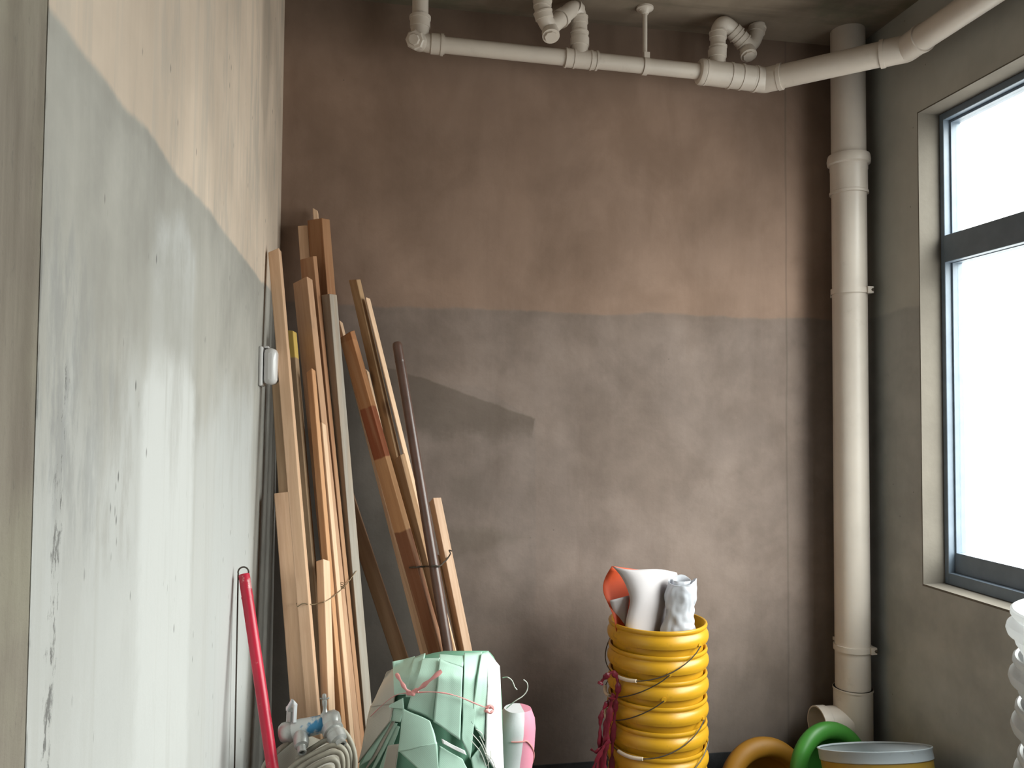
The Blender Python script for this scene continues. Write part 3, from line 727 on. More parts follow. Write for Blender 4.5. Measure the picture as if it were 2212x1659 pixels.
def wire_on(pts, r, back=None, step=6, ex=0.004):
    out, last = [], None
    for (a, b_), (c, d_) in zip(pts, pts[1:]):
        n = max(2, int(math.hypot(c-a, d_-b_)/step))
        for i in range(n):
            t = i/n; h = pole_hit(a+(c-a)*t, b_+(d_-b_)*t, ex+r)
            if h is None and last is not None: h = onY(a+(c-a)*t, b_+(d_-b_)*t, last.y)
            if h is not None: out.append(h); last = h
    # keep the wire taut: it bridges the hollows between timbers
    for _ in range(3):
        out = [out[0]]+[Vector(((out[i-1].x+2*out[i].x+out[i+1].x)/4, min(out[i].y, (out[i-1].y+out[i+1].y)/2), (out[i-1].z+2*out[i].z+out[i+1].z)/4)) for i in range(1, len(out)-1)]+[out[-1]]
    return out
wl = wire_on([(640, 1303), (700, 1301), (722, 1287), (748, 1262), (774, 1228)], 0.0012)
mb = MB().tube(wl, 0.0012, 6)
tw0 = wl[len(wl)*2//3]
mb.tube([tw0+Vector((0.006*math.cos(i*1.3), -0.004, 0.004*math.sin(i*1.3)+i*0.0012)) for i in range(14)], 0.001, 6)
tag(mb.build('tie_wire', M['tan_wire']), 'thin tan wire tied round the left timber bundle with a twist', 'wire')
wr_ = wire_on([(884, 1226), (900, 1224), (925, 1221), (945, 1218), (962, 1210), (974, 1199)], 0.0024)
mb = MB().tube(wr_, 0.0024, 8); e = wr_[-1]
mb.tube(smooth_path([e, e+Vector((0.006, -0.004, 0.012)), e+Vector((0.002, -0.006, 0.022)), e+Vector((0.010, -0.008, 0.020))], 5), 0.002, 6)
tag(mb.build('tie_wire', M['wire']), 'dark twisted wire tied round the right timber bundle', 'wire')

# ------------------------------------------------------------------ red pole with hook and cord
RT = onX(527, 1240, XL+0.022); RB = Vector((-0.052, 1.50, ZF+0.002))
ax = (RT-RB).normalized()
red = thing('red_pole', RB, 'red painted scuffed metal pole with wire hook leaning on the left wall', 'pole')
MB().tube([RB, RT-ax*0.03, RT-ax*0.002, RT], [0.0122, 0.0115, 0.0112, 0.0098], 24).build('shaft', M['red_paint'], red)
MB().hollow(RT-ax*0.050, RT-ax*0.046, 0.0122, 0.0114, 24).build('end_sleeve', M['red_paint'], red)
hk = [RT+ax*0.002+Vector((0.0105*math.cos(t)-0.001, 0.0, 0.0105*math.sin(t)+0.002)) for t in [PI*1.12-i*(PI*1.2)/14 for i in range(15)]]
MB().tube(hk, 0.0017, 8).build('hook', M['wire'], red)
c0 = hk[0]+Vector((-0.0005, 0, 0)); cbot = Vector((c0.x+0.001, c0.y, ZF+0.30))
MB().tube([c0, (c0+cbot)/2, cbot], 0.0016, 8).build('hanging_cord', M['wire'], red)

# ------------------------------------------------------------------ pails
def pail_profile(R, Hh, lip=0.004, bulge=0.0075, t=0.0022, taper=0.06):
    """outside from the foot up to the lip and down the inside; z measured down from the rim"""
    ro = lambda z: R-0.004-taper*z
    out = [(0.0, -Hh), (ro(Hh)-0.006, -Hh), (ro(Hh), -Hh+0.006)]
    for z in (0.8*Hh, 0.5*Hh, 0.30*Hh): out.append((ro(z), -z))
    out += [(ro(0.058), -0.058), (ro(0.054)+0.0005, -0.054), (R+bulge*0.55, -0.050), (R+bulge*0.95, -0.042), (R+bulge, -0.036), (R+bulge*0.85, -0.028), (R+bulge*0.35, -0.021),
            (R-0.0005, -0.017), (R-0.001, -0.014), (R+lip*0.8, -0.010), (R+lip, -0.005), (R+lip*0.6, -0.001), (R, 0.0), (R-0.003, -0.001), (R-0.0045, -0.005)]
    for z in (0.05, 0.3*Hh, 0.6*Hh, Hh-0.004): out.append((ro(z)-t-0.001, -z))
    out.append((0.0, -Hh+0.004))
    return out
def handle(mb_w, mb_g, c, R, phi, zc, drop, sgn=1):
    """bail hanging down outside the pail; phi = direction of its middle"""
    pts = []
    for i in range(25):
        a = phi - PI/2 + PI*i/24
        z = zc - drop*math.sin(PI*i/24)**0.9 if 0 < i < 24 else zc
        r = R + 0.0108 + 0.003*math.sin(PI*i/24)
        pts.append(Vector(c)+Vector((r*math.cos(a), r*math.sin(a), z)))
    mb_w.tube(pts, 0.0016, 6)
    g = pts[10:15]
    if mb_g is not None: mb_g.tube(smooth_path(g, 4), 0.0052, 10)
# yellow nested pails
YC = Vector((0.838, 2.265, 0)); RYR = 0.1375; STEP = 0.0662; HY = 0.26
ZT = onY(1425, 1337, YC.y).z
NP = int((ZT-ZF-HY)/STEP)+1
STEP = (ZT-ZF-HY)/(NP-1)
print('yellow pails', NP, 'step', STEP, 'ZT', ZT)
ordn = ['topmost', 'second from the top', 'third from the top', 'fourth from the top', 'fifth from the top', 'sixth from the top', 'seventh from the top', 'lowest']
front = math.atan2(-YC.y, -YC.x)
phis = [front-0.65, front-1.35, front-1.45, front-0.52, front-0.30, front-0.60, front-0.75, front-0.4]
base = None
for k in range(NP):
    z = ZT-STEP*k
    cx_, cy_ = YC.x+random.uniform(-1, 1)*0.0004, YC.y+random.uniform(-1, 1)*0.0004
    nm = ordn[k] if k < NP-1 else 'lowest'
    p = thing('plastic_pail', (cx_, cy_, z-HY), 'yellow plastic pail, %s of the nested yellow pile%s' % (nm, ', papers stuck in it' if k == 0 else ''), 'pail', 'nested yellow pails')
    if base is None:
        bo_ = MB().lathe(pail_profile(RYR, HY), (cx_, cy_, z), (0, 0, 1), 72).build('body', M['yellow'], p); base = bo_
    else:
        bo_ = base.copy(); COL.objects.link(bo_); bo_.parent = p
    mw, mg = MB(), MB()
    handle(mw, mg, (cx_, cy_, z), RYR, phis[k], -0.046, 0.094)
    for s_ in (-1, 1):
        a = phis[k]+s_*PI/2; e = Vector((cx_, cy_, z-0.044))+Vector((math.cos(a), math.sin(a), 0))*(RYR+0.006)
        MB().cyl(e, e+Vector((math.cos(a), math.sin(a), 0))*0.003, 0.007, seg=10).build('handle_ear', M['yellow'], p)
    mw.build('wire_handle', M['wire'], p); mg.build('grip', M['grip'], p)

# paper roll and film roll standing in the top pail
def sheet(name, rows, mats, parent, solid=0.0012, mat_off=0, subsurf=1, solid_off=0.0):
    return MB().grid(rows).build(name, mats, parent, True, 0, solid, solid_off, mat_off, 60, subsurf, recalc=False)
zin = ZT-0.10
# the sheet is a loose cone lying askew: its open mouth looks left, the inside is orange
mouth_c = onY(1332, 1262, 2.27); mo_u = (onY(1322, 1222, 2.27)-onY(1342, 1302, 2.27))/2
rows = []
Nn, Mm = 28, 10
pb_c = onY(1400, 1352, 2.27); 
fr = [(1322, 1223), (1338, 1238), (1352, 1262), (1362, 1290), (1361, 1306), (1354, 1330), (1350, 1352), (1350, 1390)]   # near lip of the mouth
rt = [(1462, 1237), (1466, 1252), (1464, 1272), (1458, 1296), (1452, 1318), (1447, 1340), (1445, 1362), (1445, 1390)]
bk = [(1322, 1223), (1308, 1244), (1301, 1266), (1304, 1284), (1311, 1298), (1320, 1318), (1329, 1340), (1333, 1385)]     # far lip of the mouth
Yf, Yk = 2.19, 2.31
paper = thing('paper_sheet', (YC.x, YC.y, zin), 'loosely rolled white sheet with orange inside standing in the top yellow pail', 'paper')
rows = []
for i in range(len(fr)):
    row = []
    for j in range(9):
        t = j/8.0
        px = fr[i][0]+(rt[i][0]-fr[i][0])*t; py = fr[i][1]+(rt[i][1]-fr[i][1])*t + 4*math.sin(t*PI*2)*(i == 0)
        v = i/(len(fr)-1)
        Yq = Yf + 0.035*(1-v)**2*1.0 + (0.075*abs(t-0.12)**1.4 - 0.018*math.sin(t*PI*1.0)) - 0.010*math.sin(3*t+2*v) + 0.03*v
        row.append(onY(px, py, Yq))
    rows.append(row)
sheet('front_fold', rows, [M['paper'], M['orange_paper']], paper, 0.0012, 0)
rows2 = []
for i in range(len(fr)):
    row = []; v = i/(len(fr)-1)
    for j in range(7):
        t = j/6.0                                # from the far lip round behind to the right
        px = bk[i][0]+(rt[i][0]-6-bk[i][0])*t; py = bk[i][1]+(rt[i][1]+3-bk[i][1])*t
        Yq = Yk - 0.035*(1-t)**2 + 0.015*math.sin(t*PI) - 0.05*v
        if i == 0 and j == 0: Yq = Yf + 0.035
        row.append(onY(px, py, Yq))
    rows2.append(row)
sheet('orange_fold', rows2, [M['orange_paper']], paper)
fl = [[(1318, 1297), (1338, 1292), (1360, 1286)], [(1318, 1306), (1339, 1306), (1359, 1300)], [(1327, 1322), (1341, 1325), (1354, 1326)], [(1334, 1345), (1343, 1348), (1352, 1352)], [(1340, 1385), (1346, 1386), (1352, 1388)]]
sheet('inner_flap', [[onY(a, c, 2.228+0.008*i) for j, (a, c) in enumerate(r)] for i, r in enumerate(fl)], [M['paper']], paper)
film = thing('film_roll', onY(1470, 1358, 2.21), 'crumpled white plastic film roll standing upright in the top yellow pail', 'film roll')
b0 = onY(1463, 1395, 2.222); t0 = onY(1473, 1256, 2.21); ax = (t0-b0).normalized(); LL = (t0-b0).length
rows = []; uu = Vector((1, 0, 0)); vv = Vector((0, 1, 0)); ns, nr = 40, 26
for i in range(nr+1):
    v = i/nr; row = []
    rad = 0.048 - 0.013*max(0, (v-0.35)/0.65)**1.3 + 0.004*math.sin(v*9)
    for k in range(ns+1):
        a = 2*PI*(k % ns)/ns
        q = Vector((math.cos(a)*1.5+v*0.6, math.sin(a)*1.5, v*3.4))
        n_ = mnoise.noise(q)*0.007 + abs(mnoise.noise(q*1.5+Vector((7, 1, 3))))*0.013
        zz = LL*v + (0.016*max(0, math.cos(a*1.0+0.35))**3 + 0.012*max(0, math.cos(a-2.6))**3 - 0.006 if i == nr else 0)
        r = rad + n_ - 0.003 + (0.004 if i == nr else 0)
        row.append(b0 + ax*zz + (uu*math.cos(a)+vv*math.sin(a)*0.8)*r)
    rows.append(row)
MB().grid(rows).build('film', M['film'], film, True, 0, 0.0014, 0.0, 0, 50, 1)
rows = []
for i in range(8):                               # inner turn of the roll, seen in the open top
    v = i/7; row = []
    for k in range(ns+1):
        a = 2*PI*(k % ns)/ns
        r = 0.026 + 0.003*mnoise.noise(Vector((math.cos(a)*2, math.sin(a)*2, v+4)))
        row.append(b0 + ax*(LL*0.55 + LL*0.47*v + (0.012*max(0, math.cos(a-1.4))**2 if i == 7 else 0)) + (uu*math.cos(a)+vv*math.sin(a)*0.8)*r)
    rows.append(row)
MB().grid(rows).build('inner_turn', M['film'], film, True, 0, 0.0012, 0.0, 0, 50, 0)

# red ribbons tied to the handles, hanging at the left of the yellow pails
rag = thing('red_ribbon', onY(1318, 1500, 2.24), 'dark red plastic ribbon hanging from handles left of the yellow pails', 'ribbon')
def ribbon(pts, wdt, nm='strand', flat=0.25, tw=0.0):
    path = smooth_path([onY(a, c, Y) for a, c, Y in pts], 6)
    n = len(path)
    rr = [wdt*(0.75+0.35*math.sin(i*0.7+tw)+0.15*math.sin(i*2.1)) for i in range(n)]
    MB().tube(path, rr, 8, True, 0, flat).build(nm, M['red_cloth'], rag)
ribbon([(1296, 1479, 2.20), (1300, 1471, 2.20), (1312, 1459, 2.195), (1323, 1453, 2.195), (1333, 1466, 2.195), (1335, 1490, 2.195), (1330, 1515, 2.20), (1328, 1545, 2.205), (1324, 1590, 2.21), (1322, 1640, 2.215), (1322, 1700, 2.22)], 0.0085, flat=0.5)
ribbon([(1326, 1500, 2.20), (1318, 1512, 2.195), (1306, 1527, 2.19), (1299, 1545, 2.19), (1296, 1575, 2.195), (1296, 1620, 2.20), (1288, 1680, 2.20), (1290, 1740, 2.21)], 0.0085, tw=1.0, flat=0.5)
ribbon([(1322, 1508, 2.18), (1318, 1530, 2.185), (1314, 1570, 2.185), (1308, 1610, 2.19), (1306, 1660, 2.19), (1304, 1730, 2.20)], 0.0100, tw=2.0, flat=0.4)
ribbon([(1322, 1520, 2.215), (1312, 1560, 2.215), (1304, 1600, 2.21), (1300, 1650, 2.21), (1296, 1720, 2.22)], 0.010, tw=3.3, flat=0.4)
ribbon([(1318, 1600, 2.18), (1303, 1612, 2.18), (1288, 1624, 2.18), (1276, 1618, 2.185)], 0.006, tw=0.5)
ribbon([(1306, 1610, 2.175), (1290, 1640, 2.175), (1280, 1665, 2.18), (1278, 1700, 2.18)], 0.0065, tw=4.5)

# ------------------------------------------------------------------ white and yellow pail by the stack
WC = onZ(1887, 1613, 0.165); WC.z = 0.165; WR = 0.154
wax = Vector((0.005, 0.30, 0.955)).normalized()       # it leans back, away from the room
WH = (WC.z-ZF-0.145*math.sqrt(1-wax.z**2))/wax.z
wp = thing('paint_pail', WC-wax*WH, 'open paint pail with white rim above a yellow band, in front of the corner pipe', 'pail')
ro = lambda z: WR-0.004-0.05*z
prof = [(0.0, -WH), (ro(WH)-0.005, -WH), (ro(WH), -WH+0.006), (ro(0.2), -0.2), (ro(0.05), -0.05), (WR-0.006, -0.032), (WR-0.003, -0.029), (WR-0.003, -0.005), (WR-0.001, -0.002), (WR-0.001, 0.0), (WR-0.004, 0.001), (WR-0.007, -0.003)]
prof_in = [(WR-0.007, -0.003), (ro(0.05)-0.004, -0.05), (ro(0.3)-0.004, -0.3), (ro(WH)-0.004, -WH+0.004), (0.0, -WH+0.004)]
def pail_mat():
    g = G('white_and_yellow_pail'); p = g.pos('object'); x, y, z = g.sep(p)
    z = x*wax.x + y*wax.y + z*wax.z - WH
    n = (g.noise(p, 25, 3)-0.5)*0.004
    c = g.mix(g.ramp(z+n, -0.032, -0.028), (0.36, 0.22, 0.03), (0.38, 0.42, 0.45))
    c = g.mix(g.ramp(z+n, -0.050, -0.046, 1, 0), c, (0.33, 0.30, 0.03))
    c = g.mix(g.ramp(z+n, -0.15, -0.146, 1, 0), c, (0.60, 0.60, 0.58))
    c = g.mix(g.ramp(g.noise(p, 30, 5, 0.7), 0.60, 0.72)*0.5, c, (0.28, 0.27, 0.24))
    return g.bsdf(c, 0.4)
MB().lathe(prof, WC, wax, 72).build('body', pail_mat(), wp)
MB().lathe(prof_in, WC, wax, 72).build('inside', plain('grey_pail_inside', (0.20, 0.25, 0.25), 0.5), wp)
mw = MB(); hp = []
hu = wax.cross(Vector((0, 1, 0))).normalized(); hv = wax.cross(hu)
for i in range(25):
    a = PI*i/24; hp.append(WC - wax*(0.055+0.10*math.sin(a)) + (hu*math.cos(a)-hv*math.sin(a)*1.0)*(WR+0.008))
mw.tube(hp, 0.0016, 6)
mw.build('wire_handle', M['wire'], wp)

# basins with thick rolled rims standing on edge
def basin(nm, label, C_, n_, R_, mr_, mat, depth=0.082):
    t = thing(nm, (C_.x, C_.y, ZF), label, 'basin')
    prof = [(0.0, -depth), (0.060, -depth), (0.075, -depth+0.004), (0.092, -depth*0.5), (R_-0.018, -0.014)]
    prof += [(R_-0.022+mr_*(1-math.cos(PI*i/10)), mr_*0.85*math.sin(PI*i/10)) for i in range(11)]
    e = R_-0.022+2*mr_
    prof += [(e-0.001, -0.010), (e-0.006, -0.015), (R_+0.006, -0.012), (R_-0.012, -0.018), (0.096, -depth*0.5-0.003), (0.079, -depth+0.001), (0.060, -depth-0.003), (0.0, -depth-0.003)]
    MB().lathe(prof, C_, n_, 64).build('bowl', mat, t, angle=60)
    bk = MB(); bk.lathe([(0.060, 0.0), (0.062, -0.006), (0.058, -0.006), (0.056, 0.0)], C_-n_*(depth+0.002), n_, 48, close=True); bk.build('foot_ring', mat, t)
    return t
gn = Vector((0.22, -0.95, 0.18)).normalized()
GC = onY(1797, 1676, 2.315)
basin('green_basin', 'green plastic basin with thick rolled rim standing on edge behind the paint pail', GC, gn, 0.126, 0.026, M['green_plastic'], 0.060)
yn = Vector((0.10, -0.97, 0.20)).normalized()
YG = onY(1655, 1712, 2.42)
basin('yellow_basin', 'yellow plastic basin with thick rolled rim between the nested yellow pails and the green basin', YG, yn, 0.124, 0.031, M['yellow_dull'], 0.06)
print('basins', GC, YG)

# ------------------------------------------------------------------ white nested pails at the right edge
wb_top = ray(2180, 1308).normalized()
zc_w = 1.20
Lp = CO + ray(2180, 1308)*zc_w
vd = Vector((Lp.x, Lp.y, 0)).normalized(); side = Vector((vd.y, -vd.x, 0))
WR2 = 0.140
TOPC = Lp + side*(WR2+0.004) + vd*0.02
lean = (side*0.030 + vd*0.01)                     # the pile leans: foot further right per metre
HW = 0.345; ST = 0.068
NW = int(round((TOPC.z-ZF-HW)/ST))+1; ST = (TOPC.z-ZF-HW-0.002)/(NW-1)
axw = Vector((-lean.x, -lean.y, 1.0)).normalized()
print('white pails', NW, ST, TOPC)
ordw = ['topmost', 'second from the top', 'third from the top', 'fourth from the top', 'fifth from the top', 'sixth from the top', 'seventh from the top', 'eighth from the top', 'ninth from the top', 'tenth from the top', 'eleventh from the top', 'twelfth from the top', 'thirteenth from the top']
def white_profile(R, Hh):
    ro = lambda z: R-0.006-0.06*z
    return [(0.0, -Hh), (ro(Hh)-0.006, -Hh), (ro(Hh), -Hh+0.006), (ro(0.2), -0.2), (ro(0.08), -0.08), (ro(0.070), -0.070), (ro(0.062)+0.004, -0.060), (ro(0.055)+0.008, -0.053), (ro(0.05)+0.009, -0.047),
            (R+0.0005, -0.043), (R+0.0085, -0.038), (R+0.0105, -0.031), (R+0.0085, -0.024), (R+0.0005, -0.019), (R-0.002, -0.016), (R+0.002, -0.012), (R+0.004, -0.008), (R+0.003, -0.002), (R, 0.0), (R-0.004, -0.001), (R-0.0055, -0.006),
            (ro(0.05)-0.0035, -0.05), (ro(0.2)-0.0035, -0.2), (ro(Hh)-0.004, -Hh+0.004), (0.0, -Hh+0.004)]
for k in range(NW):
    c = TOPC - axw*(ST*k)
    nm = ordw[k] if k < NW-1 else 'lowest'
    p = thing('white_pail', c-axw*HW, 'white plastic pail, %s of the nested white pile at the window side' % nm, 'pail', 'nested white pails')
    if k == 0: wb0 = MB().lathe(white_profile(WR2, HW), c, axw, 72).build('body', M['thin_white'], p)
    else:
        q_ = wb0.copy(); COL.objects.link(q_); q_.parent = p

# ------------------------------------------------------------------ bundle of folded woven sacks
SYc = 1.93                                        # depth of its middle
def prof_px(py):                                  # outline columns of the bundle at a row
    L_ = [(1404, 958, 1056), (1412, 915, 1066), (1425, 880, 1074), (1445, 850, 1081), (1480, 822, 1086), (1520, 800, 1089), (1560, 788, 1090), (1610, 777, 1090), (1660, 770, 1088), (1800, 765, 1080), (2100, 770, 1070)]
    if py <= L_[0][0]: return L_[0][1], L_[0][2]
    for (a, l0, r0), (b_, l1, r1) in zip(L_, L_[1:]):
        if py <= b_:
            t = (py-a)/(b_-a); return l0+(l1-l0)*t, r0+(r1-r0)*t
    return L_[-1][1], L_[-1][2]
def dome(py): return min(1.0, max(0.12, ((py-1396)/64.0)))**0.55
def sack_pt(px, py, out=0.0):
    """point on the bulging front of the bundle seen at (px,py)"""
    l, r = prof_px(py); m, hw = (l+r)/2, max(5.0, (r-l)/2)
    s_ = max(-0.999, min(0.999, (px-m)/hw))
    dep = 0.130*dome(py)*math.sqrt(1-s_*s_)
    return onY(px, py, SYc-dep-out)
zb = ZF
bun = thing('sack_bundle', (onY(930, 1560, SYc).x, SYc, ZF), 'folded bundle of pale green woven sacks tied with pink string, standing before the timbers', 'sack bundle')
rows = []
for i in range(26):
    py = 1404 + (1990-1404)*(i/25)**1.5
    l, r = prof_px(py); m, hw = (l+r)/2, (r-l)/2; row = []
    for k in range(41):
        a = 2*PI*k/40
        px = m+hw*math.sin(a)*0.97; dep = math.cos(a)*(0.118 if math.cos(a) > 0 else 0.055)*dome(py)
        row.append(onY(px, py+2, SYc-dep))
    rows.append(row)
bz = rows[-1][0].z
core = MB().grid(rows)
core.add(rows[0][:-1], [tuple(range(39, -1, -1))]); core.add(rows[-1][:-1], [tuple(range(40))])
core.build('rolled_core', M['green_sack_shade'], bun, True, angle=70)
def flap(nm, quad, mat, out0=0.006, out1=None, nu=8, nv=12, curl=0.0, thick=0.0025, seed=0):
    """quad: top-left, top-right, bottom-right, bottom-left columns/rows"""
    out1 = out0 if out1 is None else out1
    tl, tr, br, bl = quad; rows = []
    for i in range(nv+1):
        v = i/nv; row = []
        for j in range(nu+1):
            u_ = j/nu
            px = (tl[0]*(1-u_)+tr[0]*u_)*(1-v)+(bl[0]*(1-u_)+br[0]*u_)*v
            py = (tl[1]*(1-u_)+tr[1]*u_)*(1-v)+(bl[1]*(1-u_)+br[1]*u_)*v
            py += 2.2*mnoise.noise(Vector((px*0.03, seed, 0)))*(1 if i in (0, nv) else 0)
            px += 2.0*mnoise.noise(Vector((py*0.03, seed+9, j)))*(1 if j in (0, nu) else 0)
            o_ = out0*(1-v)+out1*v + curl*max(0, v-0.6)**2 + 0.0035*mnoise.noise(Vector((px*0.012, py*0.014, seed)))+0.0045*abs(u_-0.5)*(1 if seed % 2 else 0.3)
            row.append(sack_pt(px, py, o_))
        rows.append(row)
    return MB().grid(rows).build(nm, mat, bun, True, 0, thick, 1.0, 0, 60, 1, recalc=False)
GS, WS, CS = M['green_sack'], M['white_sack'], M['cream_sack']
flap('sack', [(836, 1452), (862, 1436), (850, 1520), (800, 1528)], CS, 0.004, 0.006, seed=1)
flap('sack', [(800, 1524), (852, 1516), (842, 1556), (774, 1648)], CS, 0.006, 0.020, seed=2)
flap('sack', [(838, 1548), (850, 1548), (800, 1640), (776, 1656)], GS, 0.010, 0.012, 4, 10, seed=3)
flap('sack', [(846, 1560), (858, 1562), (820, 1640), (790, 1690)], GS, 0.004, 0.006, 4, 10, seed=4)
flap('sack', [(848, 1556), (853, 1558), (808, 1640), (782, 1672)], CS, 0.008, 0.009, 4, 10, seed=22)
flap('sack', [(852, 1566), (862, 1570), (838, 1640), (806, 1700)], GS, 0.001, 0.002, 4, 10, seed=23)
flap('sack', [(848, 1430), (896, 1418), (884, 1500), (852, 1502)], GS, 0.004, 0.006, seed=5)
flap('sack', [(893, 1420), (918, 1412), (892, 1506), (876, 1506)], GS, 0.012, 0.010, 5, 10, seed=6)
flap('sack', [(912, 1424), (950, 1420), (936, 1556), (880, 1530)], GS, 0.016, 0.016, seed=7)
flap('sack', [(842, 1522), (870, 1508), (872, 1532), (840, 1528)], GS, 0.018, 0.018, 5, 6, seed=8)
flap('sack', [(842, 1530), (872, 1530), (864, 1560), (842, 1556)], GS, 0.010, 0.012, 5, 6, seed=9)
flap('sack', [(870, 1530), (930, 1558), (944, 1606), (860, 1625)], GS, 0.026, 0.034, seed=10)
flap('sack', [(860, 1622), (944, 1604), (948, 1670), (935, 1690)], GS, 0.034, 0.030, seed=12)
flap('sack', [(949, 1424), (1000, 1442), (994, 1600), (937, 1560)], GS, 0.020, 0.022, seed=11)
flap('sack', [(948, 1413), (1004, 1416), (1000, 1440), (949, 1424)], GS, 0.004, 0.010, 8, 5, seed=13)
flap('sack', [(1003, 1410), (1042, 1408), (1016, 1640), (998, 1600)], GS, 0.012, 0.012, seed=14)
flap('sack', [(1040, 1412), (1056, 1406), (1046, 1600), (1018, 1560)], GS, 0.020, 0.012, seed=15)
flap('sack', [(1055, 1408), (1080, 1440), (1090, 1700), (1050, 1630)], WS, 0.020, 0.024, seed=16)
flap('sack', [(1044, 1470), (1060, 1440), (1062, 1640), (1042, 1560)], WS, 0.008, 0.012, 5, 12, seed=17)
flap('sack', [(950, 1612), (1000, 1640), (1040, 1720), (940, 1700)], GS, 0.022, 0.026, seed=18)
flap('sack', [(954, 1596), (1004, 1622), (1008, 1632), (956, 1606)], WS, 0.030, 0.030, 6, 4, seed=19)
flap('sack', [(838, 1612), (862, 1608), (850, 1690), (822, 1690)], M['cream_sack'], 0.020, 0.010, 5, 8, seed=20)
flap('sack', [(1018, 1640), (1046, 1602), (1056, 1690), (1030, 1700)], GS, 0.004, 0.004, 5, 8, seed=21)
# frayed threads of the sacks
def strand(pts, r, mat, nm, parent, sm=6): MB().tube(smooth_path(pts, sm), r, 6).build(nm, mat, parent)
for i, (a, b_, c, d_) in enumerate(((1020, 1585, 1052, 1640), (1018, 1600, 1050, 1655), (1036, 1590, 1056, 1660), (1028, 1575, 1046, 1600), (1046, 1625, 1070, 1659), (1052, 1655, 1060, 1622))):
    strand([sack_pt(a, b_, 0.028), sack_pt((a+c)/2+4, (b_+d_)/2-3, 0.036), sack_pt(c, d_, 0.03)], 0.0009, M['thread'], 'loose_thread', bun)
strand([onY(1086, 1464, 1.93), onY(1096, 1463, 1.92), onY(1106, 1470, 1.92), onY(1112, 1484, 1.92), onY(1117, 1490, 1.92)], 0.0012, M['thread'], 'loose_thread', bun)
strand([onY(1094, 1530, 1.92), onY(1112, 1515, 1.90), onY(1130, 1503, 1.90), onY(1139, 1490, 1.90), onY(1139, 1476, 1.90), onY(1131, 1468, 1.90)], 0.0012, M['thread'], 'loose_thread', bun)
# pink string knotted round the bundle
st = thing('pink_string', sack_pt(890, 1497, 0.03), 'pink plastic string knotted round the green sack bundle', 'string')
def rib(pts, rr, nm, flat=0.4):
    path = smooth_path([sack_pt(a, c, o_) for a, c, o_ in pts], 6); n = len(path)
    MB().tube(path, [rr*(0.8+0.25*math.sin(i*0.9)) for i in range(n)], 8, True, 0, flat).build(nm, M['pink_string'], st)
rib([(886, 1497, 0.030), (876, 1488, 0.040), (866, 1472, 0.045), (856, 1455, 0.052)], 0.0045, 'loose_end')
rib([(890, 1497, 0.032), (908, 1486, 0.042), (928, 1470, 0.050), (954, 1449, 0.058)], 0.0050, 'loose_end')
rib([(880, 1495, 0.030), (888, 1499, 0.036), (896, 1495, 0.036), (902, 1490, 0.034)], 0.0060, 'knot', 0.8)
rib([(898, 1496, 0.030), (940, 1495, 0.034), (985, 1503, 0.034), (1040, 1525, 0.036), (1060, 1530, 0.034)], 0.0016, 'line', 1.0)
rib([(880, 1497, 0.026), (860, 1500, 0.02), (835, 1515, 0.018), (800, 1548, 0.022)], 0.0010, 'line', 1.0)
rib([(1050, 1530, 0.034), (1058, 1524, 0.042), (1066, 1532, 0.044), (1058, 1540, 0.040), (1048, 1534, 0.038)], 0.0040, 'knot', 0.7)

# ------------------------------------------------------------------ pink and white rolled sack at its right
rc = Vector((onY(1096, 1600, 2.07).x, 2.04, 0)); topz = onY(1120, 1526, 2.05).z
ptop = Vector((onY(1118, 1530, 2.04).x, 2.04, topz)); pbot = Vector((onY(1118, 1530, 2.04).x-0.055, 2.05, ZF))
axp = (ptop-pbot).normalized(); Lr = (ptop-pbot).length
def pink_mat():
    g = G('white_sack_with_pink_stripe'); p = g.pos('object'); x, y, z = g.sep(p)
    sx = x - g.math('MULTIPLY', z, axp.x/axp.z)
    m = g.ramp(sx + (g.noise(p, 30, 2)-0.5)*0.002, 0.0105, 0.0125)
    c = g.mix(m, (0.80, 0.80, 0.82), (0.78, 0.30, 0.40))
    return g.bsdf(c, 0.5, g.bump(g.noise(p, 60, 4), 0.25, 0.002), 0.35)
roll = thing('rolled_sack', pbot, 'white rolled sack with a broad pink stripe behind the green sack bundle', 'sack')
rows = []
for i in range(23):
    v = i/22; row = []
    rr = 0.052*(1-max(0, (v-0.90)/0.10)**2*0.35)
    for k in range(41):
        a = 2*PI*(k % 40)/40
        n_ = 0.004*mnoise.noise(Vector((math.cos(a), math.sin(a), v*6)))
        row.append(pbot+axp*Lr*v+Vector((math.cos(a), math.sin(a), 0))*(rr+n_))
    rows.append(row)
cb = MB().grid(rows); cb.add(rows[-1][:-1], [tuple(range(40))]); cb.add(rows[0][:-1], [tuple(range(39, -1, -1))])
cb.build('rolled_cloth', pink_mat(), roll, True, angle=80)
def roll_pt(z, a, o_=0.055): 
    t = (z-pbot.z)/axp.z; return pbot+axp*t+Vector((math.cos(a), math.sin(a), 0))*o_
zz0 = onY(1130, 1612, 1.96).z
strand([roll_pt(zz0-0.10*max(0, (a+1.2))**1.2*0.6, a) for a in [-1.9+0.14*i for i in range(16)]], 0.0018, M['pink_string'], 'tie_string', roll, 3)

